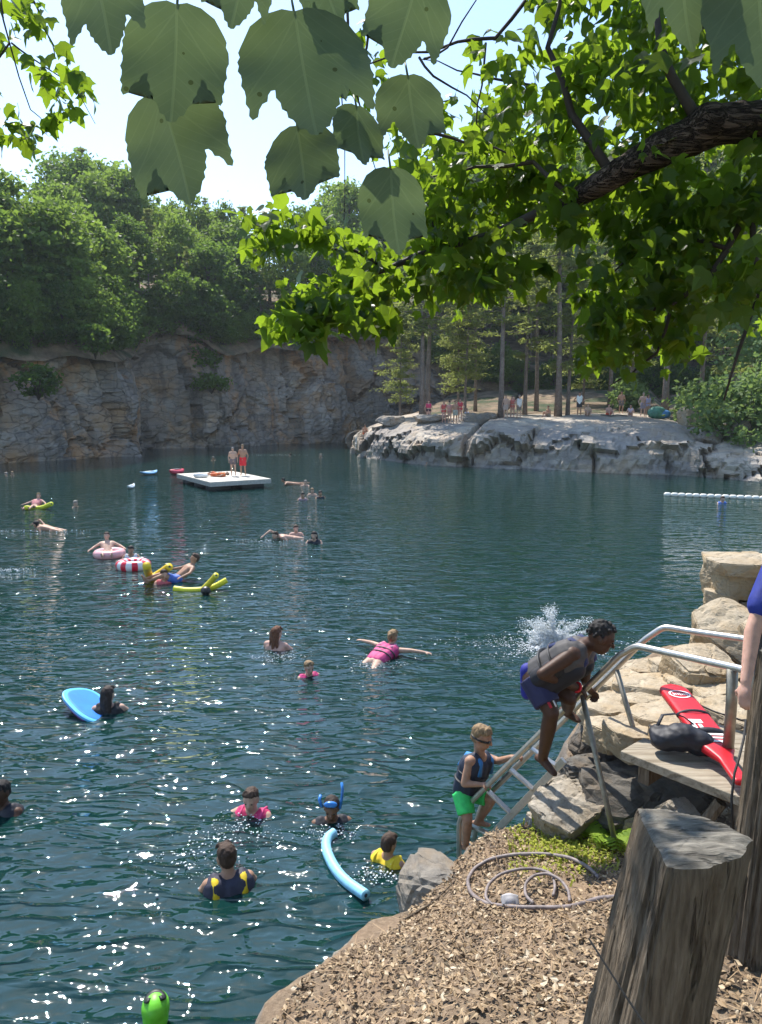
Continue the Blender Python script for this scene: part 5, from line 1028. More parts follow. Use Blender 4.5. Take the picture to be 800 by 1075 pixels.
# ---- the two boys on the ladder, joint by joint as the photo shows them
def zz(x, y, z): return at_z(460+x/3.636, 640+y/3.636, z)
def on_rail(px, R0, R1):
    return min((R1.lerp(R0, k/400) for k in range(401)), key=lambda p: abs(proj(p)[0]-px))
def climbers():
    z = 5.12; k = 1.0; ga = on_rail(611, RA0, RA1); gb = on_rail(619, RB0, RB1); up = (RA1-RA0).normalized()
    J = dict(head=zz(622, 108, 4.98), neck=zz(566, 134, 5.06), shR=zz(512, 172, 4.92), shL=zz(562, 150, 5.24), elR=zz(398, 246, 4.86), elL=zz(560, 262, 5.30), hpR=zz(368, 262, 5.10), hpL=zz(392, 248, 5.28), knR=zz(432, 392, 4.98), knL=zz(500, 338, 5.12),
             anR=zz(398, 572, 5.24), toR=zz(440, 622, 5.16), anL=zz(492, 392, 5.42), toL=zz(530, 420, 5.36))
    dR = (ga-J['elR']).normalized(); J['wrR'] = ga-up*.01-dR*.062+Vector((0, -.012, .028)); dL = (gb-J['elL']).normalized(); J['wrL'] = gb-dL*.06+Vector((0, 0, .02))
    root = empty('person', zz(400, 600, 5.2), 'teenage boy in grey and black life vest bent forward at the top of the ladder', 'person', 'boys on the swim ladder')
    M = figure(root, J, k, 'dark', 'black', 'curly', (.93, -.06, -.42), (.42, 0, .9), vest=(.075, .068, .066), vest2=(.02, .03, .10), shorts=(.022, .022, .075, .78), vox=.0085, hands={'R': (dR*.6+Vector((.3, .1, -.2)), (0, .3, -1)), 'curlR': .85, 'L': (dL*.6+Vector((.3, -.1, -.2)), (0, -.3, -1)), 'curlL': .85}, headk=.97)
    # blue seat panel, red stripe, drawstring, wristband
    hp = (J['hpL']+J['hpR'])/2; mb = MB(); mb.capsule(J['hpR']+Vector((-.045, .02, .05)), J['hpR']+Vector((-.04, .03, -.12)), .056, .050); mb.capsule(J['hpL']+Vector((-.04, .0, .05)), J['hpL']+Vector((-.03, .0, -.12)), .056, .050)
    mb.remesh('seat_panel', cloth((.02, .024, .26)), .011, 2, root)
    mb = MB(); P = [J['hpR'].lerp(J['knR'], f)+Vector((.012, -.104+.02*f, .0)) for f in np.linspace(-.1, .72, 8)]; mb.tube(P, .013, 8, flat=.4); mb.build('stripe', cloth((.55, .03, .05)), root, True)
    mb = MB(); P = [J['hpR'].lerp(J['knR'], f)+Vector((.05, -.095+.02*f, .0)) for f in np.linspace(-.05, .7, 8)]; mb.tube(P, .008, 8, flat=.4); mb.build('stripe', cloth((.7, .68, .66)), root, True)
    c = J['wrR']-dR*.012; a = dR.orthogonal().normalized(); b = dR.cross(a); mb = MB(); mb.tube([c+(a*math.cos(t)+b*math.sin(t))*.033 for t in np.linspace(0, 2*PI, 20)], .010, 8, caps=False); mb.build('wristband', pm('red_band', (.65, .02, .03), .5), root, True)
    # dark front half of the vest
    sh = (J['shL']+J['shR'])/2; sp = (sh-hp).normalized(); ac = (J['shR']-J['shL']).normalized(); fw = sp.cross(ac)
    mb = MB()
    for s in ('L', 'R'): mb.capsule(J['hp'+s].lerp(J['sh'+s], .16)+fw*.075-ac*(.0), J['sh'+s].lerp(sh, .3)+fw*.085-sp*.06, .092, .082)
    mb.capsule(hp.lerp(sh, .2)+fw*.08, sh+fw*.085-sp*.10, .09, .085)
    for s in ('R', 'L'): sg = 1 if s == 'R' else -1; mb.capsule(J['hp'+s].lerp(J['sh'+s], .18)+ac*sg*.05+fw*.02, J['sh'+s]+ac*sg*.012-sp*.14+fw*.015, .080, .070)
    mb.remesh('vest_front', cloth((.014, .014, .02)), .011, 3, root)
    # younger boy low on the ladder
    z = 6.12; k = .80; g1 = on_rail(510, RA0, RA1); g2 = on_rail(539, RA0, RA1)
    J = dict(head=zz(166, 488, 6.05), neck=zz(158, 545, 6.1), shR=zz(122, 580, 6.0), shL=zz(184, 566, 6.28), elR=zz(100, 664, 5.98), elL=zz(232, 578, 6.22), hpR=zz(92, 700, 6.12), hpL=zz(112, 692, 6.26), knR=zz(112, 800, 6.02), knL=zz(205, 722, 6.12), anR=zz(104, 905, 6.18), toR=zz(135, 925, 6.1), anL=zz(150, 812, 6.22), toL=zz(190, 822, 6.16))
    dR = (g1-J['elR']).normalized(); J['wrR'] = g1-dR*.05+Vector((0, -.01, .02)); dL = (g2-J['elL']).normalized(); J['wrL'] = g2-dL*.05+Vector((0, .01, .02))
    root = empty('person', zz(100, 880, 6.15), 'younger boy in bright green shorts and dark vest low on the ladder', 'person', 'boys on the swim ladder')
    M = figure(root, J, k, 'tan', 'light', 'short', (.86, -.42, -.28), (0, 0, 1), vest=(.020, .030, .055), vest2=(.04, .22, .52), shorts=(.045, .62, .15, .82), vox=.0085, hands={'R': (dR*.5+Vector((.5, 0, .1)), (0, .2, -1)), 'curlR': .85, 'L': (dL*.5+Vector((.5, 0, .1)), (0, .2, -1)), 'curlL': .85}, headk=.90, extra='goggles')
    h = J['head']; hk = .9; p = lambda x, y, z_: h+M @ Vector((x*hk, y*hk, z_*hk)); mb = MB()
    mb.tube([p(.083*math.sin(a), .094*math.cos(a)-.004, .004) for a in np.linspace(0, 2*PI, 28)], .010*hk, 8, caps=False)
    for s in (-1, 1): mb.ell(p(.032*s, .080, .002), (.026*hk, .016*hk, .018*hk), M)
    mb.remesh('goggles', pm('dark_goggles', (.012, .01, .012), .2), .006, 1, root)
climbers()
# ---- person in blue standing beyond the tall post, mostly outside the frame
def bystander():
    z = 3.6; k = .98; g = 1.82; sx = (815-400)/FPX*z
    J = dict(head=(sx+.16, z-.02, 3.46), neck=(sx+.18, z+.06, 3.30), shL=at_z(815, 602, z), shR=at_z(815, 602, z)+Vector((.36, .02, 0)), elL=at_z(790, 664, z-.05), elR=(sx+.5, z, 2.88), wrL=at_z(783, 716, z-.14), wrR=(sx+.42, z-.1, 2.66),
             hpL=(sx+.12, z+.08, 2.70), hpR=(sx+.30, z+.08, 2.70), knL=(sx+.10, z+.02, 2.26), knR=(sx+.32, z+.05, 2.26), anL=(sx+.08, z+.06, 1.90), anR=(sx+.34, z+.06, 1.90), toL=(sx+.06, z-.08, 1.84), toR=(sx+.36, z-.08, 1.84))
    root = empty('person', (sx+.2, z, g), 'person in a blue shirt with one arm hanging, standing behind the tall post', 'person')
    figure(root, J, k, 'pink', 'brown', 'short', (-.5, .8, -.2), vest=None, top=(.016, .032, .26, 1), shorts=(.012, .012, .016, .85), vox=.010, hands={'L': (at_z(781, 735, z-.16)-Vector(J['wrL']), (.8, .5, 0)), 'curlL': .55})
    S, E = Vector(J['shL']), Vector(J['elL']); mb = MB(); mb.capsule(S+Vector((.02, 0, .0)), S.lerp(E, .55), .092, .076); mb.capsule(S+Vector((.06, 0, .02)), S+Vector((.16, .02, .06)), .08, .07); mb.remesh('sleeve', cloth((.016, .032, .26)), .011, 2, root)
bystander()
# ---- swimmers
def swim(px, py, heading, kind, k, tone, hair, hst, label, group='swimmers in the lake', dz=.0, **kw):
    p = at_e(px, py, 0); p.z = dz-(.075 if kind in ('float', 'paddle') else .02); d = p.length; vox = .012 if d < 12 else (.018 if d < 25 else .03); kw.setdefault('headk', k*1.13); kw.setdefault('vox', vox); kw.setdefault('full', 1 if d < 14 else .5); kw.setdefault('seed', int(px*7+py))
    return person(kind, p, heading, k, tone, hair, hst, label, group, **kw)
PK, BKV, YL = (.60, .035, .14), (.018, .020, .028), (.78, .55, .02)
swim(265, 853, 165, 'paddle', .84, 'fair', 'brown', 'tail', 'girl in a pink life vest treading water with arms out', vest=PK, vest2=(.62, .05, .18), dz=.04, turn=8)
swim(348, 861, 190, 'float', .84, 'brown', 'wet', 'short', 'boy in a dark shirt with a blue snorkel mask on his head', vest=BKV, dz=.03, turn=-12, lookdz=-.3)
swim(240, 930, 20, 'float', .90, 'tan', 'brown', 'short', 'swimmer seen from behind in a dark vest with yellow shoulders', vest=(.028, .028, .05), vest2=YL, dz=.10, lean=-.25, lookdz=-.3)
swim(407, 903, -35, 'float', .72, 'tan', 'brown', 'short', 'small child in a yellow life vest by the shore boulder', vest=YL, vest2=(.80, .6, .03), dz=.06, lookdz=-.2)
swim(4, 850, 160, 'float', .92, 'dark', 'black', 'short', 'swimmer with black hair and dark vest cut by the left edge', vest=(.014, .014, .022), dz=.06)
swim(114, 747, 10, 'float', .88, 'fair', 'wet', 'long', 'woman with wet hair in a black swimsuit leaning on a blue board', top=(.014, .014, .016), dz=.10, lookdz=-.1)
swim(290, 681, -20, 'float', .92, 'pink', 'red', 'long', 'woman with long reddish hair rising from the water', dz=.12)
swim(324, 709, -150, 'float', .78, 'fair', 'light', 'short', 'small child in a magenta vest beside the woman with reddish hair', vest=(.50, .03, .16), vest2=(.55, .04, .2), dz=.03)
swim(409, 686, -35, 'star', .86, 'fair', 'light', 'tail', 'girl in a pink patterned vest floating with arms spread wide', vest=(.58, .06, .20), vest2=(.7, .3, .4), dz=.08, lean=.15)
swim(404, 1010, 60, 'crawl', .8, 'tan', 'black', 'short', 'x') if False else None
swim(44, 556, 80, 'crawl', .95, 'tan', 'black', 'short', 'swimmer with black hair doing front crawl with a white wake', dz=.08)
swim(7, 500, 150, 'float', .9, 'fair', 'grey', 'short', 'left of two pale heads in the water near the left edge', dz=0); swim(13, 499, 210, 'float', .9, 'fair', 'light', 'short', 'right of two pale heads in the water near the left edge', dz=0)
swim(79, 532, 240, 'paddle', .95, 'fair', 'grey', 'short', 'pale swimmer just right of the person on the yellow noodle', dz=0)
swim(38, 533, 180, 'recline', .9, 'pink', 'light', 'short', 'person lying back across a yellow pool noodle near the cliff', dz=.06, top=(.55, .2, .2))
swim(113, 582, 200, 'recline', .85, 'fair', 'brown', 'short', 'person sitting back in the pale pink swim ring', dz=.10)
swim(138, 586, 190, 'float', .9, 'tan', 'black', 'short', 'dark haired swimmer in a white shirt behind the red striped float', top=(.72, .72, .74, 1), dz=.10)
swim(172, 612, 215, 'float', .9, 'pink', 'brown', 'short', 'swimmer in a red patterned top between the two yellow floats', vest=(.55, .12, .14), dz=.08)
swim(193, 609, 120, 'recline', .9, 'tan', 'brown', 'short', 'person in blue trunks sitting back on the yellow noodles', dz=.10, shorts=(.06, .14, .5, .6))
swim(300, 509, 100, 'star', .9, 'tan', 'black', 'short', 'swimmer stretched out left of the far group, nearest the raft', dz=.08); swim(321, 510, 160, 'paddle', .9, 'fair', 'grey', 'short', 'swimmer alone just above the far group of heads', dz=.06)
swim(318, 525, 190, 'float', .95, 'tan', 'black', 'short', 'left head of the close group of three in mid lake', vest=(.25, .18, .2), dz=.08); swim(328, 520, 170, 'float', .95, 'fair', 'light', 'short', 'pale haired head at the back of the close group of three', dz=.08); swim(336, 523, 210, 'float', .95, 'tan', 'black', 'short', 'right head of the close group of three in a dark vest', vest=BKV, dz=.08)
swim(295, 566, 120, 'crawl', .9, 'fair', 'brown', 'short', 'left swimmer of a loose trio, arm splashing', dz=.06); swim(311, 562, 185, 'float', .9, 'pink', 'brown', 'short', 'middle swimmer of a loose trio with sunburnt shoulders', dz=.09); swim(330, 570, 175, 'float', .95, 'fair', 'black', 'long', 'right swimmer of a loose trio with long black hair', vest=BKV, dz=.09)
swim(224, 483, 180, 'float', 1, 'tan', 'grey', 'short', 'lone pale head in the water just behind the raft', dz=0); swim(337, 480, 150, 'paddle', 1, 'fair', 'grey', 'short', 'farthest swimmer below the ledge tip, only a pale dot', dz=0)
swim(305, 479, 90, 'float', 1, 'fair', 'brown', 'short', 'distant swimmer with a thin white wake behind the two people on the raft', dz=-.03)
swim(758, 528, 180, 'float', .9, 'fair', 'brown', 'short', 'swimmer in blue just below the white float line', vest=(.06, .15, .5), dz=.05); swim(448, 488, 200, 'float', .9, 'fair', 'grey', 'short', 'pale head in the water at the foot of the ledge', dz=.02)
def cap_swimmer():
    p = at_e(165, 1096, -.13); root = person('float', p, 15, .95, 'tan', 'black', None, 'swimmer in a lime green cap with black trim at the bottom edge', 'swimmers in the lake', lookdz=-.15, seed=77, vest=(.05, .07, .06), turn=15)
    J = local(p, math.radians(15), .95, pose('float', random.Random(77))); M = frame((-math.sin(.26), math.cos(.26), -.15), (0, 0, 1)); c = J['head']; mb = MB()
    mb.ell(c+M @ Vector((0, -.012, .035)), (.088, .112, .098), M, 20, 12); mb.ell(c+M @ Vector((0, -.05, -.01)), (.080, .07, .08), M, 16, 10)
    cap = mb.remesh('cap', pm('lime_cap', (.16, .58, .03), .45, .1), .008, 3, root)
    mb = MB(); mb.tube([c+M @ Vector((.050*math.cos(a), -.030+.038*math.sin(a), .132-.035*(math.sin(a)*.4)**2-.025*math.cos(a)**2)) for a in np.linspace(-.9, PI+.9, 22)], .022, 8, flat=.5); mb.build('trim', pm('cap_black', (.015, .02, .015), .5), cap, True)
cap_swimmer()
def mask():
    p = at_e(348, 861, 0)+Vector((0, 0, -.055)); M = frame((.0, -1, -.3), (0, 0, 1)); c = p+Vector((0, -.02, .24))*.84
    root = empty('snorkel_mask', c, 'blue snorkel mask pushed up on the boy with the dark shirt', 'mask'); mb = MB(); mb.ell(c+M @ Vector((0, .055, .085)), (.068, .03, .036), M); mb.remesh('mask_frame', pm('blue_mask', (.04, .22, .62), .3), .008, 2, root)
    mb = MB(); mb.tube([c+M @ Vector((-.085, .03, .01)), c+M @ Vector((-.10, .0, .09)), c+M @ Vector((-.11, -.04, .17)), c+M @ Vector((-.10, -.09, .22))], .013, 8); mb.build('tube', pm('blue_mask', (.04, .22, .62), .3), root, True)
    mb = MB(); mb.tube([c+M @ Vector((.085, .03, .03)), c+M @ Vector((.11, -.01, .08)), c+M @ Vector((.10, -.05, .10))], .016, 8); mb.build('strap', pm('blue_mask', (.04, .22, .62), .3), root, True)
mask()
# ---- people on the ledge and on the raft
def ledge_people():
    A = [(383, 59, 'sit', 200, .95, 'tan', 'brown', 'short', dict(shorts=(.55, .12, .05, .6)), 'person in orange red sitting at the left tip of the ledge'),
         (450, 55.6, 'stand', 170, 1.0, 'pink', 'brown', 'long', dict(top=(.62, .05, .12), shorts=(.05, .02, .03, .2)), 'woman in a pink top standing alone by the twin pines'),
         (466, 54.6, 'stand', 185, .98, 'pink', 'light', 'long', dict(top=(.6, .1, .08), shorts=(.6, .1, .08, .2)), 'bather in a red swimsuit at the left end of the row of bathers'),
         (472, 54.2, 'hips', 160, .96, 'fair', 'brown', 'tail', dict(top=(.55, .25, .2), shorts=(.5, .2, .15, .2)), 'second bather from the left in the row, in a coral swimsuit'),
         (478, 54.0, 'stand', 200, 1.0, 'tan', 'brown', 'short', dict(shorts=(.35, .36, .30, .7)), 'bather in pale grey trunks in the middle of the row'),
         (483, 54.6, 'stand', 175, .97, 'pink', 'red', 'long', dict(top=(.6, .06, .07), shorts=(.6, .06, .07, .2)), 'bather in bright red near the right end of the row'),
         (490, 55.2, 'sit', 190, .95, 'fair', 'black', 'short', dict(top=(.55, .58, .66, 1), shorts=(.03, .03, .05, .7)), 'seated bather in a pale blue shirt at the right end of the row'),
         (531, 54.2, 'stand', 150, 1.02, 'fair', 'light', 'short', dict(shorts=(.42, .32, .26, .7)), 'left of the three standing bathers, in beige trunks'),
         (538, 54.5, 'stand', 190, .98, 'pink', 'brown', 'long', dict(top=(.6, .16, .12), shorts=(.55, .14, .1, .2)), 'middle of the three standing bathers, in an orange red swimsuit'),
         (545, 54.0, 'hips', 200, 1.03, 'fair', 'grey', 'short', dict(top=(.66, .64, .60, 1), shorts=(.20, .16, .12, .7)), 'right of the three standing bathers, in a white shirt'),
         (576, 55.0, 'sit', 120, 1.0, 'tan', 'brown', 'short', dict(shorts=(.25, .22, .18, .7)), 'bather sitting at the foot of the sunny pine pair'),
         (608, 54.5, 'hips', 170, 1.05, 'tan', 'black', 'short', dict(top=(.74, .76, .72, 1), shorts=(.03, .03, .03, .7)), 'bather in a white top and black shorts with hands on hips'),
         (617, 54.0, 'sit', 180, 1.0, 'fair', 'light', 'long', dict(top=(.5, .35, .22)), 'bather seated beside the one in the white top'),
         (639, 54.5, 'sit', 190, 1.05, 'pink', 'brown', 'short', dict(shorts=(.6, .1, .06, .6)), 'sunburnt bather sitting in the shade in red shorts'),
         (652, 56.5, 'stand', 180, 1.0, 'tan', 'brown', 'short', dict(shorts=(.12, .10, .09, .7)), 'bather in dark trunks standing back in the shade'),
         (662, 54.0, 'sit', 160, 1.0, 'fair', 'black', 'long', dict(top=(.6, .5, .55, 1)), 'bather seated with a pale top left of the standing couple'),
         (675, 53.0, 'stand', 175, 1.06, 'fair', 'grey', 'short', dict(shorts=(.30, .26, .30, .7)), 'left of the standing couple beside the green bag'), (680, 52.7, 'stand', 195, .98, 'tan', 'brown', 'long', dict(top=(.35, .3, .42), shorts=(.32, .28, .4, .2)), 'right of the standing couple, in a lilac swimsuit')]
    for i, (px, z, kd, hd, k, tn, hr, hs, kw, lab) in enumerate(A):
        p = on_ledge(px, z, -.02); person(kd, p, hd, k, tn, hr, hs, lab, 'bathers on the rock ledge', seed=300+i, vox=.028, full=.5, **kw)
    # white folding chair and the bag
    p = on_ledge(376, 59, 0); root = empty('folding_chair', p, 'small white folding chair at the left tip of the ledge', 'chair'); m = pm('white_plastic', (.75, .75, .73), .5)
    q = lambda x, y, z: p+Vector((x, y, z))
    mb = MB(); mb.box(q(0, 0, .42), (.46, .44, .05)); mb.build('seat', m, root); mb = MB(); mb.box(q(0, .22, .72), (.46, .05, .5)); mb.build('backrest', m, root)
    for sx in (-.2, .2):
        for sy in (-.2, .2): mb = MB(); mb.tube([q(sx, sy, .42), q(sx, sy*1.2, -.05)], .025, 6); mb.build('leg', m, root)
    p = on_ledge(690, 51.5, .0); root = empty('beach_bag', p, 'rounded blue and green beach bag by the pine with the thick trunk', 'bag'); mb = MB(); mb.ell(p+Vector((0, 0, .42)), (.70, .45, .46)); mb.ell(p+Vector((.4, .0, .3)), (.45, .4, .34)); mb.remesh('body', pm('green_fabric', (.08, .22, .15), .7, .35, 3), .05, 3, root)
    mb = MB(); mb.ell(p+Vector((.48, -.1, .32)), (.46, .4, .32)); mb.remesh('flap', pm('blue_fabric', (.06, .20, .42), .6, .3, 3), .05, 3, root)
    p = on_ledge(645, 53.4, .02); mb = MB(); mb.tube([p+Vector((x, .2*math.sin(x*3), .05+.04*math.sin(x*5))) for x in np.linspace(-1, 1, 9)], .14, 8, flat=.3); tag(mb.build('towel', cloth((.05, .07, .06)), None, True), 'dark towel spread in front of the sunburnt bather', 'towel')
ledge_people()
def raft():
    c = Vector((-8.1, 36.8, 0)); a = Vector((1.4, -2.2, 0)); b = Vector((1.3, .85, 0)); root = empty('swim_raft', c, 'pale square swim raft floating on dark barrels in the lake', 'raft')
    x, y = b.normalized(), a.normalized(); rot = Matrix((x, y, Vector((0, 0, 1)))).transposed(); LX, LY = b.length*2, a.length*2; n = 12; md = pm('bleached_deck', (.56, .52, .44), .8, .12, 6)
    mb = MB()
    for i in range(n): mb.box(c+y*(-LY/2+(i+.5)*LY/n)+Vector((0, 0, .42)), (LX, LY/n-.02, .05), rot)
    mb.build('deck', md, root)
    for s, ax, L in ((1, x, LX), (-1, x, LX)): mb = MB(); mb.box(c+y*s*(LY/2-.03)+Vector((0, 0, .31)), (L, .06, .17), rot); mb.build('frame', pm('raft_frame', (.40, .38, .34), .8), root)
    for s in (1, -1): mb = MB(); mb.box(c+x*s*(LX/2-.03)+Vector((0, 0, .31)), (.06, LY-.13, .17), rot); mb.build('frame', pm('raft_frame', (.40, .38, .34), .8), root)
    for i in (-1, 0, 1):
        for s in (-1, 1): mb = MB(); mb.tube([c+y*i*LY*.34+x*s*(LX*.28)-x*.55+Vector((0, 0, .06)), c+y*i*LY*.34+x*s*(LX*.28)+x*.55+Vector((0, 0, .06))], .23, 14); mb.build('float', pm('dark_barrel', (.03, .035, .04), .5), root, True)
    T = c+Vector((0, 0, .445)); g = 'people on the raft'
    person('stand', T+x*.55+y*.15, 195, .86, 'fair', 'grey', 'short', 'pale haired child in dark trunks standing on the raft', g, seed=401, vox=.026, full=.5, shorts=(.16, .12, .12, .55))
    person('stand', T+x*1.05+y*.25, 170, .93, 'tan', 'light', 'short', 'person in red shorts standing at the right of the raft', g, seed=402, vox=.026, full=.5, shorts=(.70, .02, .03, .85))
    person('lie', T-x*.35+y*.05, -100, .85, 'tan', 'brown', 'short', 'person lying on the raft in an orange life vest', g, seed=403, vox=.026, full=.5, vest=(.75, .16, .03), shorts=(.6, .12, .03, .8))
    p = T-x*1.25+y*.2; r2 = empty('folded_towel', p, 'small bundle of white towel at the left end of the raft', 'towel'); mb = MB(); mb.ell(p+Vector((0, 0, .12)), (.25, .18, .14)); mb.ell(p+Vector((.22, .08, .10)), (.2, .16, .11)); mb.ell(p+Vector((-.2, .1, .12)), (.14, .13, .12)); mb.remesh('cloth', cloth((.72, .72, .70)), .03, 2, r2)
raft()
# ---- floats
def noodle(pts, r, col, label, hollow=True, group=None, rough=.5):
    m = pm('foam_%d' % int(sum(c*997*i for i, c in enumerate(col, 1))), col, rough, .12, 30, .15, .002); P = [Vector(p) for p in pts]
    for _ in range(3): Q = [P[0]]; [Q.extend([a*.75+b*.25, a*.25+b*.75]) for a, b in zip(P[:-1], P[1:])]; P = Q+[P[-1]]
    mb = MB(); mb.tube(P, r, 14); o = mb.build('pool_noodle', m, None, True, P[len(P)//2]); tag(o, label, 'pool noodle', group)
    d = (P[-1]-P[-2]).normalized(); mb = MB(); mb.tube([P[-1]+d*.001, P[-1]+d*.003], r*.35, 12); mb.build('hole', pm('noodle_hole', (.03, .05, .07), .8), o); return o
E = lambda px, py, e=.02: at_e(px, py, e)
noodle([E(351, 874, .03), E(343, 880), E(342, 892), E(350, 910), E(362, 925), E(384, 940, .05)], .045, (.28, .62, .82), 'pale blue pool noodle curving in the water by the boy in a dark shirt')
YN = (.82, .58, .03)
noodle([E(27, 533, .1), E(34, 533.5, .02), E(44, 533.5, .02), E(54, 529, .25)], .09, (.62, .66, .05), 'yellow noodle under the person near the cliff', group='yellow noodles')
noodle([E(154, 594, .55), E(155, 600, .2), E(158, 607, .02)], .09, YN, 'short fat yellow float sticking up beside the red striped float', group='yellow noodles'); noodle([E(158, 608, .05), E(168, 602, .15), E(178, 595, .36)], .09, YN, 'slanting fat yellow float crossing the upright yellow one', group='yellow noodles')
noodle([E(183, 618, .03), E(200, 620.5, .0), E(222, 618, .03), E(238, 609,   .2)], .065, (.75, .70, .04), 'long yellow noodle lying flat at the right end of the row of floats', group='yellow noodles'); noodle([E(214, 618, .05), E(222, 610, .25), E(227, 604, .42)], .065, (.78, .66, .05), 'yellow noodle end poking up beside the long flat noodle', group='yellow noodles')
def ring(c, R, r, mats, name, label, cat, stripes=0, sq=1.0, tilt=0, heading=0):
    V = []; F = []; mi = []; n, m = 36, 14; Rm = Matrix.Rotation(heading, 3, 'Z') @ Matrix.Rotation(tilt, 3, 'X')
    for i in range(n):
        a = 2*PI*i/n
        for j in range(m): b = 2*PI*j/m; V.append(c+Rm @ Vector(((R+r*math.cos(b))*math.cos(a), (R+r*math.cos(b))*math.sin(a)*sq, r*math.sin(b))))
    for i in range(n):
        for j in range(m): F.append((i*m+j, ((i+1) % n)*m+j, ((i+1) % n)*m+(j+1) % m, i*m+(j+1) % m)); mi.append((i//2) % 2 if stripes else 0)
    mb = MB(); mb.add(V, F); mb.m = mi; o = mb.build(name, mats, None, True, c); return tag(o, label, cat)
M_vr = pm('vinyl_red', (.70, .02, .05), .3, .1); M_vw = pm('vinyl_white', (.78, .75, .74), .3, .06); M_vp = pm('vinyl_pink', (.80, .42, .42), .3, .08)
ring(E(115, 581, .08), .30, .115, [M_vp], 'swim_ring', 'pale pink inflatable swim ring at the left end of the row of floats', 'swim ring')
ring(E(140, 593, .09), .30, .13, [M_vr, M_vw], 'swim_ring', 'red and white striped inflatable ring in the row of floats', 'swim ring', 1, .8)
def boards():
    c = at_e(94, 741, .06); root = empty('foam_board', c, 'blue foam board with light blue rim and purple underside held by the wet haired woman', 'board'); x = Vector((.75, -.66, 0)).normalized(); y = Vector((.66, .75, 0)); Rm = Matrix((x, y, Vector((0, 0, 1)))).transposed() @ Matrix.Rotation(.30, 3, 'Y') @ Matrix.Rotation(-.25, 3, 'X')
    def slab(L, W_, h, z0, name, m, rr=.0):
        V = []; n = 40; out = [(math.copysign(abs(math.cos(a))**.75, math.cos(a))*L, math.copysign(abs(math.sin(a))**.8, math.sin(a))*W_*(1-.12*math.cos(a))) for a in np.linspace(0, 2*PI, n+1)[:-1]]
        for z, s in ((-h, .95), (-h*.6, 1), (h*.6, 1), (h, .95)):
            for px, py in out: V.append(c+Rm @ Vector((px*s, py*s, z+z0)))
        F = [(j*n+i, j*n+(i+1) % n, (j+1)*n+(i+1) % n, (j+1)*n+i) for j in range(3) for i in range(n)]+[tuple(range(n))[::-1], tuple(range(3*n, 4*n))]
        MB().add(V, F).build(name, m, root)
    slab(.42, .27, .022, 0, 'rim', pm('pale_blue_foam', (.10, .48, .80), .4, .08)); slab(.36, .215, .004, .0235, 'deck', pm('blue_foam', (.02, .22, .72), .4, .15, 6)); slab(.40, .25, .012, -.036, 'underside', pm('purple_foam', (.22, .06, .42), .4, .2, 5))
    for (p0, p1, w_, col, lab) in [(E(147, 497.5, .12), E(165, 495.5, .12), .34, (.22, .46, .72), 'blue paddle board floating alone left of the raft'), (E(178, 496, .14), E(193, 494.5, .14), .36, (.62, .06, .10), 'red kayak moored at the left side of the raft'), (E(134, 512.5, .06), E(141, 510, .08), .14, (.70, .74, .76), 'small white board drifting left of the raft')]:
        d = (p1-p0); x = d.normalized(); y = Vector((-x.y, x.x, 0)); n = 24; rings = []; 
        nm = 'kayak' if 'kayak' in lab else 'paddle_board'; root = empty(nm, (p0+p1)/2, lab, nm.replace('_', ' '))
        mb = MB(); m = 12; V = []
        for i in range(n+1):
            u = i/n; hw = w_*max(.02, (1-abs(2*u-1)**2.6)); hh = (.16 if nm == 'kayak' else .08)*max(.1, 1-abs(2*u-1)**4); rise = .14*abs(2*u-1)**3
            for k in range(m): a = 2*PI*k/m; V.append(p0+d*u+y*hw*math.cos(a)+Vector((0, 0, hh*math.sin(a)+rise)))
        F = [(i*m+k, i*m+(k+1) % m, (i+1)*m+(k+1) % m, (i+1)*m+k) for i in range(n) for k in range(m)]+[tuple(range(m))[::-1], tuple(range(n*m, (n+1)*m))]
        mb.add(V, F); mb.build('hull', pm('hull_%d' % int(col[0]*100), col, .35, .1, 4), root, True)
        mb = MB(); mb.box((p0+p1)/2+Vector((0, 0, .17 if nm == 'kayak' else .09)), (d.length*.4, w_*.9, .02), Matrix((x, y, Vector((0, 0, 1)))).transposed()); mb.build('seat' if nm == 'kayak' else 'deck_pad', pm('dark_pad', (.05, .06, .08), .7) if nm == 'kayak' else pm('pale_pad', (.5, .6, .66), .7), root)
    a, b = E(697, 519.5, .05), E(830, 524.5, .05); n = 17; root = empty('float_line', a, 'rope of white floats marking off the water below the ledge', 'float line'); mb = MB(); mb.tube([a, (a+b)/2, b], .02, 6); mb.build('rope', pm('pale_rope', (.5, .48, .42), .8), root)
    d = (b-a)/n; mwf = pm('white_float', (.80, .77, .68), .4, .06)
    for i in range(n):
        p = a+d*(i+.08); q = a+d*(i+.92); p.z = q.z = .07; mb = MB(); mb.capsule(p.lerp(q, .26), p.lerp(q, .74), .10, .10, 12); mb.build('float', mwf, root, True)
    c = at_e(216, 620, .08); mb = MB(); mb.ell(c, (.11, .10, .09)); tag(mb.build('ball', pm('black_ball', (.02, .02, .02), .4), None, True, None), 'small black ball floating against the long yellow noodle', 'ball')
boards()
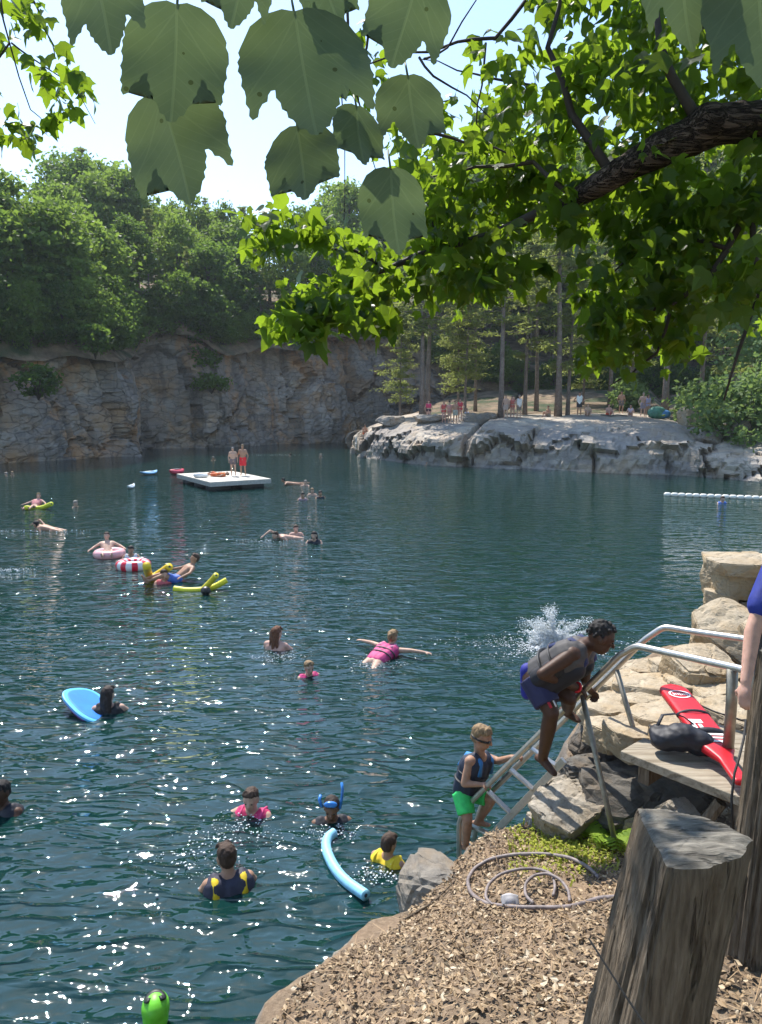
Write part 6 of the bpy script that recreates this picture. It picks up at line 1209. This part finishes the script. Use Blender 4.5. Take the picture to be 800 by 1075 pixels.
# ---- splash and wakes: many droplets and foam flecks
M_foam = pm('white_foam', (.82, .85, .86), .35, .05)
def droplets(name, pts, sizes, label, seed=0, vel=None):
    r = np.random.default_rng(seed); T = np.array([(1, 0, 0), (-1, 0, 0), (0, 1, 0), (0, -1, 0), (0, 0, 1), (0, 0, -1)])*1.0; FT = np.array([(0, 2, 4), (2, 1, 4), (1, 3, 4), (3, 0, 4), (2, 0, 5), (1, 2, 5), (3, 1, 5), (0, 3, 5)])
    n = len(pts); V = T[None]*sizes[:, None, None]*(.6+.8*r.random((n, 1, 3)))
    if vel is not None: u = vel/np.linalg.norm(vel, axis=1)[:, None]; V = V+u[:, None]*(V*u[:, None]).sum(2)[:, :, None]*(1.5*r.random((n, 1, 1)))
    else: V[:, :, 2] *= .3
    V = (pts[:, None]+V).reshape(-1, 3); F = (FT[None]+(np.arange(n)*6)[:, None, None]).reshape(-1, 3)
    o = link(name, np_mesh(name, V, F, M_foam, True)); return tag(o, label, 'splash', kind='stuff')
def splashes():
    r = np.random.default_rng(8); c = np.array(at_e(588, 678, 0)); P = []; S = []; D = []
    for j in range(60):                 # jets thrown up from the hole in the water
        th = r.normal()*.85-.32; ph = r.uniform(0, 2*PI); v = 1.5+2.1*r.random(); vx, vy, vz = v*math.sin(th), .5*v*math.sin(th)*math.sin(ph), v*math.cos(th); n = int(140+170*r.random())
        tt = r.random(n)**.8*min(.42, vz/9.8*1.15); q = np.stack([c[0]-.1+vx*tt, c[1]+vy*tt, np.maximum(.0, vz*tt-4.9*tt*tt)], 1)+r.normal(size=(n, 3))*(.008+.10*tt[:, None]); P.append(q); S.append(.002+.0065*r.random(n)**2+.006*(1-tt/.4)*r.random(n))
        D.append(np.stack([vx+0*tt, vy+0*tt, vz-9.8*tt], 1))
    P = np.concatenate(P); S = np.concatenate(S); D = np.concatenate(D); P[:, 2] = np.maximum(P[:, 2], .002); droplets('splash', P, S, 'white burst of spray where someone just jumped in behind the climbing boy', 1, D)
    n = 2600; a = r.uniform(0, 2*PI, n); R = .42*np.abs(r.normal(size=n))*(1+.4*np.sin(a*3)+.3*np.sin(a*7)); P = np.stack([c[0]-.25+np.cos(a)*R*1.6, c[1]-.05+np.sin(a)*R, .005+0*a], 1); droplets('foam', P, .004+.016*r.random(n)**2, 'churned white foam at the foot of the splash', 2)
    W_ = [(22, 557, 2.4, .16, 220, 'white wake trailing behind the crawl swimmer by the left edge'), (292, 477.5, 2.6, .22, 120, 'line of white water left by the swimmer behind the raft'), (285, 567, .8, .3, 90, 'splash at the left swimmer of the loose trio'), (3, 598, .8, .2, 200, 'patch of foam at the left edge of the photo'),
          (390, 699, .35, .14, 260, 'kicked up drops at the feet of the girl floating on her front'), (292, 690, .35, .25, 300, 'ripples and drops round the woman with reddish hair'), (258, 872, .40, .28, 240, 'bubbles in front of the girl in pink'), (205, 905, .45, .3, 240, 'bubbles beside the swimmer with yellow shoulders'), (350, 876, .22, .12, 160, 'drops below the boy in the dark shirt'), (398, 920, .2, .1, 160, 'drops behind the child in yellow')]
    for i, (px, py, lx, ly, n, lab) in enumerate(W_):
        c = np.array(at_e(px, py, 0)); P = np.stack([c[0]+r.normal(size=n)*lx*.6, c[1]+r.normal(size=n)*ly*.6, np.abs(r.normal(size=n))*(.02 if c[1] < 14 else .004)], 1); d = c[1]
        droplets('foam', P, (.003+.012*r.random(n)**2.5)*(1 if d < 14 else 2.0), lab, 10+i)
splashes()
